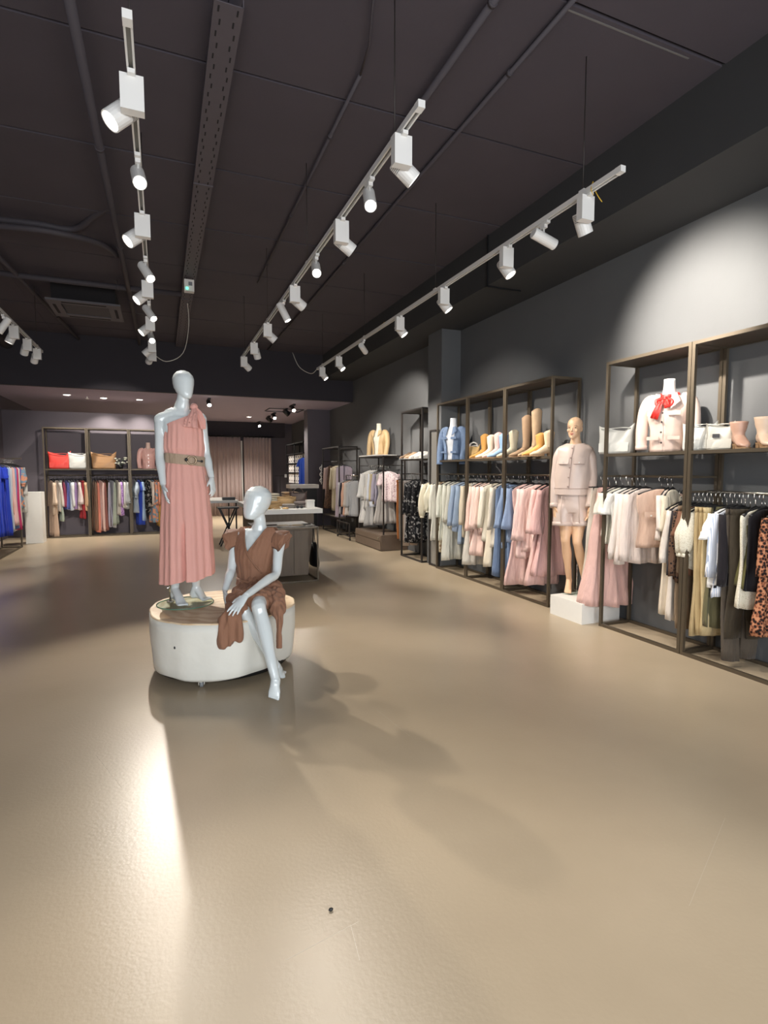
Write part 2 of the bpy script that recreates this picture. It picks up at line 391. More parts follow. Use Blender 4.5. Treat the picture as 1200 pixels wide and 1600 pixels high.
# air conditioner
t = thing('air_conditioner', (-1.0, 9.9, 4.08), 'square dark ceiling air-conditioning cassette with centre grille', 'air conditioner')
MB().box((-1.02, 9.9, 4.22), (0.86, 0.8, 0.25)).build('housing', M_CEILD, t)
M_AC = mat('cassette_panel', s2l(92, 88, 92), 0.6)
fr = MB()
for dx, dy, sx, sy in ((0, -0.39, 1.0, 0.17), (0, 0.39, 1.0, 0.17), (-0.41, 0, 0.18, 0.62), (0.41, 0, 0.18, 0.62)): fr.box((-1.02 + dx, 9.9 + dy, 4.085), (sx, sy, 0.03))
fr.build('panel_frame', M_AC, t)
MB().box((-1.02, 9.9, 4.092), (0.62, 0.6, 0.015)).build('grille', mat('cassette_grille', s2l(70, 67, 70), 0.7, noise_amt=0.3, noise_scale=80), t)
for dx, dy, sx, sy in ((0, -0.40, 0.6, 0.04), (0, 0.40, 0.6, 0.04), (-0.42, 0, 0.04, 0.5), (0.42, 0, 0.04, 0.5)):
    MB().box((-1.02 + dx, 9.9 + dy, 4.069), (sx, sy, 0.006)).build('louvre', M_CEILD, t)
# emergency unit on the cable tray
t = thing('emergency_light', (0.43, 8.3, 4.15), 'small white emergency light box with green lamp under the cable tray', 'emergency light')
MB().box((0.43, 8.3, 4.15), (0.13, 0.10, 0.16)).build('housing', M_WHITE, t)
MB().box((0.445, 8.246, 4.17), (0.05, 0.012, 0.05)).build('sensor', M_FIN, t)
MB().box((0.40, 8.246, 4.105), (0.03, 0.012, 0.03)).build('indicator_lamp', mat('green_led', (0.1, 0.6, 0.35), 0.4, emit=(0.1, 0.9, 0.5), estr=1.5), t)

# ================================================================ LIGHTING TRACKS AND SPOTLIGHTS
ZT = 3.45
def track(x, y0, y1, label):
    t = thing('lighting_track', (x, (y0 + y1) / 2, ZT), label, 'lighting track', 'white lighting tracks')
    MB().box((x - 0.0145, (y0 + y1) / 2, ZT), (0.009, y1 - y0, 0.034)).box((x + 0.0145, (y0 + y1) / 2, ZT), (0.009, y1 - y0, 0.034)).box((x, (y0 + y1) / 2, ZT + 0.012), (0.021, y1 - y0, 0.010)).build('rail', M_LAMP, t)
    MB().box((x, (y0 + y1) / 2, ZT + 0.003), (0.020, y1 - y0 - 0.12, 0.008)).build('conductor_slot', M_SLOT, t)
    for y in (y0 + 0.02, y1 - 0.02): MB().box((x, y, ZT - 0.001), (0.040, 0.05, 0.038)).build('end_cap', M_LAMP, t)
    n = max(2, int((y1 - y0) / 2.2))
    for k in range(n + 1):
        y = y0 + 0.35 + (y1 - y0 - 0.7) * k / n
        MB().cyl((x, y, ZT + 0.015), (x, y, H), 0.0035, n=6).build('suspension_rod', M_FRAMED, t)
        MB().box((x, y, ZT + 0.024), (0.03, 0.05, 0.014)).build('hanger_clip', M_LAMP, t)
    return t
track(-0.08, 2.63, 9.75, 'left white lighting track above the mannequin platform')
track(1.30, 2.66, 9.45, 'middle white lighting track hung above the open floor')
track(2.74, 2.72, 9.95, 'right white lighting track nearest to the clothes racks')
track(-1.72, 4.2, 10.2, 'short visible end of white lighting track at far left')

M_LENS = {}
def lens_mat(s):
    k = round(s, 1)
    if k not in M_LENS: M_LENS[k] = mat('lit_lens_%g' % k, (1, 1, 1), 0.5, emit=(1.0, 0.93, 0.82), estr=k)
    return M_LENS[k]
def spot(parent, pos, target, power, cone=60, blend=0.5, col=(1.0, 0.925, 0.83)):
    l = bpy.data.lights.new('lamp_light', 'SPOT'); l.energy = power * W_LAMP; l.spot_size = math.radians(cone); l.spot_blend = blend
    l.color = col; l.shadow_soft_size = 0.035
    o = bpy.data.objects.new('lamp_light', l); COL.objects.link(o)
    o.parent = parent; o.location = V(pos) - _org[parent.name]
    o.rotation_euler = (V(target) - V(pos)).to_track_quat('-Z', 'Y').to_euler()
def lamp(kind, x, y, target, power, label, cone=60, blend=0.5, lens=12.0, drop=0.0, group=None):
    target = V(target)
    t = thing('track_spotlight', (x, y, ZT), label, 'spotlight', group)
    MB().box((x, y, ZT - 0.0295), (0.032, 0.11, 0.020)).build('track_adapter', M_LAMP, t)
    if kind == 'box':
        bc = V((x, y, ZT - 0.108))
        MB().box(bc, (0.105, 0.055, 0.16)).build('gear_box', M_LAMP, t)
        sg = 1 if target.x > x else -1
        piv = bc + V((0.048 * sg, 0.082, -0.045)); r, L0, L1 = 0.052, 0.065, 0.085
        MB().cyl(bc + V((0.03 * sg, 0.02, -0.045)), piv, 0.022, n=10).build('joint', M_LAMP, t)
    else:
        piv = V((x, y, ZT - 0.135)); r, L0, L1 = 0.040, 0.10, 0.11
        MB().box((x, y, ZT - 0.045), (0.03, 0.05, 0.035)).cyl((x, y, ZT - 0.06), piv, 0.008, n=8).build('stem', M_LAMP, t)
    d = (target - piv).normalized()
    a, b = piv - d * L0, piv + d * L1
    z = d; xx = UP.cross(z).normalized(); yy = z.cross(xx); n = 20
    ring = lambda c, q: [c + xx * (q * math.cos(2 * PI * i / n)) + yy * (q * math.sin(2 * PI * i / n)) for i in range(n)]
    hd = MB().loft([ring(a, r * 0.9), ring(a + d * 0.008, r), ring(b - d * 0.003, r), ring(b, r * 0.97), ring(b - d * 0.002, r * 0.86), ring(b - d * 0.018, r * 0.82)], cap1=False, smooth=False)
    h = hd.build('lamp_head', M_LAMP, t)
    if kind == 'box':
        for k in range(5):
            c = a + d * (0.010 + k * 0.010)
            MB().loft([ring(c, r * 1.012), ring(c + d * 0.004, r * 1.012)], smooth=False).build('cooling_fin', M_FIN, h)
    MB().cyl(b - d * 0.016, b - d * 0.011, r * 0.84, n=20).build('lens', lens_mat(lens), t)
    if power: spot(t, b + d * 0.012, target, power, cone, blend)
    return t
LT, MT, RT, FT = -0.08, 1.30, 2.74, -1.72
P = 78
LEFT = [('box', 2.98, (-2.6, 2.3, 0.6), P), ('cyl', 3.70, (0.25, 0.6, 0.6), P * .6), ('box', 4.48, (-2.7, 3.6, 0.8), P), ('cyl', 5.37, (1.35, 3.0, 0.3), P),
        ('box', 5.98, (-2.8, 5.2, 0.8), P), ('cyl', 6.73, (1.5, 4.6, 0.5), P), ('box', 7.33, (-2.8, 6.8, 0.8), P), ('cyl', 7.96, (0.42, 3.4, 0.4), P * 3.6),
        ('box', 8.64, (-2.8, 9.4, 0.9), P), ('box', 9.30, (-1.2, 14.4, 1.6), P * 3)]
MID = [('box', 2.91, (4.3, 2.7, 0.9), P * .7), ('cyl', 3.42, (0.55, 0.7, 0.3), P * .8), ('box', 4.02, (4.3, 4.2, 1.4), P * .7), ('cyl', 4.74, (0.55, 1.2, 0.5), P),
       ('box', 5.57, (4.3, 6.5, 1.5), P * 1.6), ('cyl', 6.12, (2.9, 5.6, 0.0), P), ('box', 7.10, (4.2, 7.4, 1.0), P * 1.3), ('box', 8.20, (2.2, 9.6, 0.9), P * 1.2), ('box', 9.25, (4.1, 10.9, 1.1), P * 2.2)]
RIG = [('box', 3.04, (4.3, 3.4, 0.6), P * .6), ('cyl', 3.48, (4.45, 3.45, 2.80), P * 4.2), ('box', 3.96, (4.15, 2.7, 0.4), P * .7), ('box', 5.06, (4.2, 4.35, 1.2), P * .95),
       ('box', 6.18, (4.25, 5.5, 1.2), P * 1.3), ('cyl', 7.48, (4.45, 9.5, 2.55), P * 3.4), ('box', 8.65, (4.2, 7.6, 1.2), P * 1.5), ('box', 9.64, (4.2, 8.9, 1.2), P * 1.5)]
FAR = [('cyl', 7.95, (-3.2, 8.0, 1.0), P), ('box', 8.44, (-2.9, 8.6, 0.9), P), ('box', 9.20, (-2.8, 11.2, 0.9), P * 1.3), ('box', 9.85, (-2.8, 12.4, 1.0), P * 1.4)]
KN = {'box': 'white box-gear spotlight', 'cyl': 'white cylinder spotlight'}
for nm, x, L in (('left', LT, LEFT), ('middle', MT, MID), ('right', RT, RIG)):
    for i, (k, y, tg, p) in enumerate(L):
        wide = dict(cone=62, blend=0.55)
        if nm == 'right' and i == 1: wide = dict(cone=70, blend=0.85)
        if nm == 'right' and i == 5: wide = dict(cone=42, blend=0.7)
        if nm == 'left' and i == 9: wide = dict(cone=44, blend=0.5)
        lamp(k, x, y, tg, p, '%s on the %s lighting track, %s from the near end' % (KN[k], nm, ORD[i]), group='spotlights on the %s track' % nm, lens=(12 if k == 'cyl' else 7), **wide)
for i, (k, y, tg, p) in enumerate(FAR):
    lamp(k, FT, y, tg, p, '%s on the far left track, %s from the frame edge' % (KN[k], ORD[i]), group='spotlights on the far left track')
# loose supply leads at the track ends
M_LEAD = mat('white_lead', s2l(200, 196, 186), 0.5); M_YEL = mat('yellow_wire', s2l(205, 165, 40), 0.5)
tag(MB().tube([(-0.08, 9.74, 3.46), (0.12, 9.8, 3.36), (0.38, 9.7, 3.5), (0.47, 9.5, 3.9), (0.46, 9.5, 4.25)], 0.006, n=6, sub=5).build('supply_cable', M_LEAD), 'white supply cable looping from the left track up to the tray', 'cable')
tag(MB().tube([(2.74, 9.95, 3.46), (2.68, 10.2, 3.40), (2.5, 10.4, 3.55), (2.42, 10.6, 3.85)], 0.006, n=6, sub=5).build('supply_cable', M_LEAD), 'white supply cable rising from the far end of the right track', 'cable')
tag(MB().tube([(2.735, 2.97, 3.49), (2.76, 2.98, 3.45), (2.77, 2.96, 3.40), (2.80, 2.95, 3.36)], 0.003, n=5, sub=4).tube([(2.735, 2.97, 3.49), (2.72, 2.97, 3.44), (2.735, 2.965, 3.40)], 0.003, n=5, sub=4).build('wire_twist', M_YEL), 'twist of yellow wire at the near end of the right track', 'wire')
tag(MB().tube([(2.74, 6.85, 3.475), (2.76, 6.75, 3.49), (2.73, 6.65, 3.475), (2.77, 6.55, 3.47)], 0.006, n=5, sub=4).build('wire_twist', M_YEL), 'twist of yellow wire halfway along the right track', 'wire')

# ---------------------------------------------------------------- lamps of the lower ceiling behind the bulkhead
M_DARKLAMP = mat('black_lamp', s2l(24, 23, 25), 0.5)
def downlight(x, y, label, p=110):
    t = thing('downlight', (x, y, ZSOF), label, 'downlight', 'recessed downlights behind the bulkhead')
    MB().torus((x, y, ZSOF - 0.004), 0.075, 0.010, (1, 0, 0), (0, 1, 0), n=20, m=6).build('trim_ring', M_WHITE, t)
    MB().cyl((x, y, ZSOF - 0.010), (x, y, ZSOF - 0.004), 0.068, n=20).build('lens', lens_mat(9.0), t)
    spot(t, (x, y, ZSOF - 0.02), (x, y + 0.1, 0), p, 110, 0.8)
for i, (x, y) in enumerate(((-1.93, 14.1), (-1.22, 14.4), (-0.45, 14.4))): downlight(x, y, 'recessed downlight above the back rack, %s from the left' % ORD[i])
for k, (x, y) in enumerate(((3.17, 19.2), (3.12, 16.16), (3.19, 13.97), (1.08, 13.6))):
    t = thing('ceiling_spotlight', (x, y, ZSOF), ['black spotlight in front of the curtain, farthest of its row', 'middle black spotlight on the low ceiling near the pier', 'nearest black spotlight on the low ceiling by the bulkhead', 'small spotlight lit beside the standing mannequin\'s neck'][k], 'spotlight')
    MB().box((x, y + 0.1, ZSOF - 0.02), (0.06, 0.5, 0.04)).build('mount', M_DARKLAMP, t)
    d = V((0.1, -0.75, -0.65)).normalized(); c = V((x, y, ZSOF - 0.12))
    MB().cyl((x, y, ZSOF - 0.03), c, 0.01, n=8).cyl(c - d * 0.10, c + d * 0.06, 0.05, n=16).build('lamp_head', M_DARKLAMP, t)
    MB().cyl(c + d * 0.055, c + d * 0.063, 0.044, n=16).build('lens', lens_mat(14.0), t)
    spot(t, c + d * 0.075, c + d * 3 + V((0, 0, -1.0)), 110, 90, 0.7)
    if k < 3: 
        t2 = thing('ceiling_spotlight', (x + 0.02, y + 0.9, ZSOF), ['unlit black spotlight behind the farthest lit one near the curtain', 'unlit black spotlight behind the middle one near the pier', 'unlit black spotlight behind the nearest one at the bulkhead'][k], 'spotlight')
        MB().box((x + 0.02, y + 1.0, ZSOF - 0.02), (0.06, 0.3, 0.04)).build('mount', M_DARKLAMP, t2)
        c = V((x + 0.02, y + 0.9, ZSOF - 0.12)); d = V((0.8, 0.2, -0.6)).normalized()
        MB().cyl((c.x, c.y, ZSOF - 0.03), c, 0.01, n=8).cyl(c - d * 0.10, c + d * 0.08, 0.06, 0.075, n=16).build('lamp_head', M_DARKLAMP, t2)
t = thing('ceiling_frame', (3.3, 15.2, ZSOF - 0.02), 'thin black rectangular frame under the low ceiling by the pier', 'frame')
for a, b in (((2.75, 14.9), (3.7, 14.9)), ((2.75, 15.6), (3.7, 15.6)), ((2.75, 14.9), (2.75, 15.6)), ((3.7, 14.9), (3.7, 15.6))):
    MB().bar((a[0], a[1], ZSOF - 0.02), (b[0], b[1], ZSOF - 0.02), 0.02).build('frame_bar', M_DARKLAMP, t)
tag(MB().cyl((-1.55, 14.3, ZSOF - 0.05), (-1.55, 14.3, ZSOF), 0.012, n=8).cyl((-1.55, 14.3, ZSOF - 0.055), (-1.55, 14.3, ZSOF - 0.045), 0.04, n=12).build('sprinkler', M_WHITE), 'small white sprinkler head between the back downlights', 'sprinkler')
# general light of the rear area comes from more downlights hidden by the bulkhead
for i, (x, y) in enumerate(((0.6, 16.8), (2.6, 17.6))): downlight(x, y, ['recessed downlight over the rear passage, left one', 'recessed downlight in front of the fitting-room curtain'][i], 330)

# ================================================================ RACKS
RX0, RX1 = 4.02, 4.42      # front and back plane of the right-hand racks
def rack_unit(name, label, cat, mp, w, d, h, shelf_z, rail_z, rail_d, group, top=True, m=M_FRAME, rail_m=None, base_rear=True, loc=(0, 0, 0), shelf=True, p=0.028, rail_w=(0.04, None)):
    """frame of square tube: mp maps (along, depth, height) to the room"""
    t = thing(name, loc, label, cat, group)
    q = p / 2
    for a in (q, w - q):
        for b in (q, d - q): MB().bar(mp(a, b, 0), mp(a, b, h), p).build('upright', m, t)
    for z in ([q, h - q] if top else [q]):
        for b in (q, d - q): MB().bar(mp(p, b, z), mp(w - p, b, z), p).build('long_rail', m, t)
        for a in (q, w - q): MB().bar(mp(a, p, z), mp(a, d - p, z), p).build('cross_rail', m, t)
    bb = lambda z, th: [mp(p, p, z), mp(w - p, p, z), mp(w - p, d - p, z), mp(p, d - p, z)]
    if top: MB().prism(bb(h - 0.022, 0), V((0, 0, 0.018))).build('top_board', M_BOARD, t)
    if shelf_z and shelf:
        MB().prism(bb(shelf_z - 0.022, 0), V((0, 0, 0.022))).build('shelf_board', M_BOARD, t)
        MB().bar(mp(p, q, shelf_z - 0.014), mp(w - p, q, shelf_z - 0.014), 0.028).build('shelf_edge', m, t)
    if rail_z:
        MB().cyl(mp(rail_w[0], rail_d, rail_z), mp(rail_w[1] or w - 0.04, rail_d, rail_z), 0.012, n=12).build('hanging_rail', rail_m or m, t)
        for a in (q, w - q): MB().bar(mp(a, p, rail_z), mp(a, d - p, rail_z), 0.016).build('rail_bracket', m, t)
    return t
def map_right(y0, y1): return lambda a, b, z: V((RX0 + b, y1 - a, z))
RZ, RZ2, SHZ = 1.50, 1.378, 1.718
names_far = ['bronze metal clothes rack bay under the denim jacket bust', 'bronze metal rack bay with pastel cowboy boots on its shelf', 'bronze metal rack bay with tall brown boots beside the pedestal mannequin']
for i, (y0, y1) in enumerate(((6.715, 7.62), (5.805, 6.71), (4.89, 5.80))):
    rack_unit('clothes_rack', names_far[i], 'clothes rack', map_right(y0, y1), y1 - y0, RX1 - RX0, 2.60, SHZ, RZ, 0.20, 'wall racks on the right', loc=(4.22, (y0 + y1) / 2, 0))
names_near = ['bronze metal rack bay holding the bust with red scarf', 'nearest bronze metal rack bay at the right edge of the photo']
for i, (y0, y1) in enumerate(((3.20, 4.115), (2.28, 3.195))):
    rack_unit('clothes_rack', names_near[i], 'clothes rack', map_right(y0, y1), y1 - y0, RX1 - RX0, 2.60, SHZ, (RZ, RZ2)[i], 0.20, 'wall racks on the right',
              loc=(4.22, (y0 + y1) / 2, 0), rail_m=(None, M_CHROME)[i])
rack_unit('clothes_rack', 'tall narrow metal rack bay with white shoes on its shelf', 'clothes rack', map_right(8.14, 9.0), 0.86, 0.40, 2.61, 1.76, 1.50, 0.20, 'wall racks on the right', loc=(4.22, 8.57, 0), m=M_FRAMED)
# slim frame standing against the pillar
t = thing('mirror_stand', (4.06, 7.79, 0), 'slim dark framed mirror leaning flat against the wall pillar', 'mirror')
for a, b in (((4.07, 7.65, 0), (4.07, 7.65, 2.2)), ((4.07, 7.93, 0), (4.07, 7.93, 2.2)), ((4.07, 7.65, 2.2), (4.07, 7.93, 2.2)), ((4.07, 7.65, 0.02), (4.07, 7.93, 0.02))):
    MB().bar(a, b, 0.024).build('frame_bar', M_FRAMED, t)
MB().box((4.085, 7.79, 1.1), (0.012, 0.26, 2.16)).build('panel', mat('grey_mirror', s2l(150, 148, 142), 0.25, 0.4), t)

# ================================================================ HANGING GARMENTS
PROF = {   # (share of length, width / shoulder, half thickness)
    'shirt': [(0, 1.0, 0.034), (0.15, 0.98, 0.042), (0.55, 0.90, 0.042), (1, 0.98, 0.050)],
    'blazer': [(0, 1.0, 0.036), (0.15, 1.0, 0.046), (0.5, 0.88, 0.042), (1, 1.02, 0.056)],
    'dress': [(0, 0.96, 0.030), (0.12, 0.92, 0.042), (0.38, 0.70, 0.040), (0.6, 0.95, 0.060), (1, 1.25, 0.090)],
    'coat': [(0, 1.0, 0.036), (0.15, 1.0, 0.045), (0.5, 0.98, 0.050), (1, 1.10, 0.065)],
    'slip': [(0, 0.55, 0.020), (0.10, 0.80, 0.038), (0.35, 0.72, 0.038), (1, 1.05, 0.065)],
    'skirt': [(0, 0.75, 0.022), (0.1, 0.80, 0.032), (0.5, 1.02, 0.060), (1, 1.35, 0.095)],
}
def fold(x):
    q = math.sin(x); return q * (0.55 + 0.45 * abs(q)) + 0.22 * math.sin(2 * x + 0.7)
def garment(name, label, cat, loc, m, kind='shirt', length=0.68, shw=0.20, sleeve=None, rz=0.0, group=None, seed=0, hem=1.0, fat=1.0, folds=3.2, amp=1.0,
            hang=M_BLACK, collar=None, lapel=False, buttons=None, pocket=None, belt=None, hook=True, lift=0.0):
    r = random.Random(seed * 7919 + 13)
    t = thing(name, loc, label, cat, group, rz=rz, local=True)
    ph = r.uniform(0, 6.28); ph2 = r.uniform(0, 6.28); n = 72
    top = -0.105 + lift; sway = r.uniform(-0.012, 0.012)
    # hanger
    if hook:
        hb = MB().torus((0, 0, -0.014), 0.024, 0.0035, (-0.6, 0, -0.8), (-0.8, 0, 0.6), n=12, m=5, arc=3.9)
        hb.cyl((0, 0, -0.036), (0, 0, top + 0.012), 0.0035, n=6)
        hg = hb.build('hanger_hook', M_CHROME, t)
        if kind in ('skirt', 'trousers'):
            MB().bar((-0.17, 0, top), (0.17, 0, top), 0.016, 0.010).box((-0.11, 0, top - 0.016), (0.03, 0.022, 0.045)).box((0.11, 0, top - 0.016), (0.03, 0.022, 0.045)).build('hanger', hang, t)
        else:
            MB().tube([(-shw * 0.93, 0, top - 0.052), (-shw * 0.5, 0, top - 0.018), (0, 0, top + 0.014), (shw * 0.5, 0, top - 0.018), (shw * 0.93, 0, top - 0.052)], [0.010, 0.010, 0.012, 0.010, 0.010], n=6, sub=2).build('hanger', hang, t)
    if kind == 'trousers':
        for sx in (-1, 1):
            rings = []; nn = 20
            for i in range(15):
                f = i / 14; z = top - 0.012 - f * length
                hw = lerp(0.088, 0.075 * hem, f); cx = sx * lerp(0.080, 0.075 + 0.012 * hem, f); hy = lerp(0.020, 0.030, f) * fat
                rings.append([V((cx + hw * math.copysign(abs(math.cos(a)) ** 0.8, math.cos(a)),
                                 hy * math.sin(a) + 0.010 * amp * 2 * f * math.sin(7 * f + ph + sx) + 0.006 * math.sin(3 * math.cos(a) * 2 + ph2) * f, z + 0.006 * math.sin(a + ph)))
                              for a in (2 * PI * j / nn for j in range(nn))])
            MB().loft(rings).build('trouser_leg', m, t)
        MB().loft([[V((0.172 * math.copysign(abs(math.cos(a)) ** 0.7, math.cos(a)), 0.026 * math.sin(a), z)) for a in (2 * PI * j / 24 for j in range(24))] for z in (top - 0.006, top - 0.05)]).build('waistband', m, t)
        return t
    prof = PROF[kind]
    sh = 0.0 if kind in ('skirt',) else 0.055
    rings = []; rows = 17
    for i in range(rows + 1):
        f = i / rows
        if kind != 'skirt':
            f = f ** 1.25
        if sh and f * length < sh:
            k = (f * length) / sh
            kk = max(0.0, (k - 0.0))
            w0 = prof[0][1] * shw
            hw = lerp(0.045, w0, min(1, kk ** 0.75)); hy = lerp(0.022, prof[0][2], kk) * fat
            und = 0
        else:
            f2 = (f * length - sh) / max(1e-6, length - sh)
            wf, hy = interp(prof, f2); hw = wf * shw * lerp(1, hem, f2 ** 1.3); hy *= fat * lerp(1, hem, f2)
            und = f2
        z = top - f * length
        A = 0.026 * amp * (0.25 + 0.75 * und) * min(1, und * 5) * fat; hy *= 0.66
        ring = []
        for j in range(n):
            a = 2 * PI * j / n; c, s_ = math.cos(a), math.sin(a)
            x = hw * math.copysign(abs(c) ** 0.75, c); u = x / max(hw, 1e-4)
            y = hy * math.copysign(abs(s_) ** 0.7, s_) + A * fold(folds * u * 2.4 + ph + 0.6 * f + 0.7 * math.sin(2.1 * f + ph2)) + A * 0.8 * fold(folds * 3.9 * u + ph2 - 0.5 * f) * s_
            ring.append(V((x + sway * f * 2 + 0.006 * math.sin(5 * f + ph) * und, y + sway * f, z + (0.010 * amp * math.sin(2.0 * a + ph2) * und) )))
        rings.append(ring)
    body = MB().loft(rings).build('body', m, t)
    if sleeve:
        sl, r0, r1 = sleeve[:3]; puff = sleeve[3] if len(sleeve) > 3 else 0
        for sx in (-1, 1):
            pts = []; rad = []; a0 = r.uniform(-0.02, 0.02)
            for i in range(9):
                f = i / 8
                pts.append(V((sx * (shw - 0.022 + 0.030 * math.sin(f * 1.5) + 0.012 * f), a0 * f + 0.012 * math.sin(3 * f + ph), top - 0.062 - f * sl)))
                rr = (lerp(r0, r1, f ** 1.5) + puff * math.sin(PI * min(1, f * 1.02))) * 0.86
                rad.append((rr * (1 + 0.07 * math.sin(9 * f + ph2)), rr * 0.82 * (1 + 0.07 * math.sin(7 * f + ph))))
            srings = []; nn = 22
            for i, (p_, q_) in enumerate(zip(pts, rad)):
                f = i / 8
                srings.append([p_ + V((q_[0] * math.cos(a) * (1 + 0.16 * f * fold(3 * a + ph + 2 * f) + 0.05 * math.sin(11 * f + a)), q_[1] * 0.8 * math.sin(a) * (1 + 0.16 * f * fold(4 * a + ph2)), 0.012 * math.cos(a) * sx if i == 0 else 0.004 * math.sin(2 * a + ph))) for a in (2 * PI * j / nn for j in range(nn))])
            cc = pts[-1]; srings.append([cc + (v_ - cc) * 0.80 + V((0, 0, 0.002)) for v_ in srings[-1]]); srings.append([cc + (v_ - cc) * 0.75 + V((0, 0, 0.06)) for v_ in srings[-2]])
            MB().loft(srings).build('sleeve', m, t)
            if puff and sl > 0.3:
                MB().tube([pts[-1], pts[-1] - V((0, 0, 0.03))], [r1 * 0.74, r1 * 0.70], n=14, side=(1, 0, 0)).build('cuff', m, t)
    if collar:
        MB().torus((0, 0, top + 0.002), 0.048, 0.014, (1, 0, 0), (0, 0.75, 0.1), n=18, m=6).build('collar', collar, t)
    if lapel:
        for sx in (-1, 1):
            MB().prism([V((sx * 0.035, -0.046, top - 0.03)), V((sx * 0.10, -0.052, top - 0.12)), V((sx * 0.072, -0.055, top - 0.15)), V((sx * 0.085, -0.056, top - 0.17)), V((sx * 0.01, -0.062, top - 0.34))], V((0, -0.006, 0))).build('lapel', m, t)
    if buttons:
        for k in range(4): MB().cyl((0.006, -0.062, top - 0.16 - 0.11 * k), (0.006, -0.068, top - 0.16 - 0.11 * k), 0.008, n=8).build('button', buttons, t)
    if pocket:
        for sx in (-1, 1):
            o = MB().box((sx * 0.095, -0.066, top - 0.23), (0.11, 0.014, 0.045)).build('pocket_flap', pocket, t)
            MB().cyl((sx * 0.095, -0.073, top - 0.24), (sx * 0.095, -0.078, top - 0.24), 0.008, n=8).build('button', M_WHITE, o)
    if belt:
        MB().tube([(-0.13, -0.06, top - 0.42), (0, -0.07, top - 0.43), (0.13, -0.06, top - 0.42)], 0.012, n=6).tube([(0.02, -0.075, top - 0.43), (0.03, -0.085, top - 0.6), (0.02, -0.08, top - 0.75)], 0.009, n=6).build('tie_belt', belt, t)
    return t

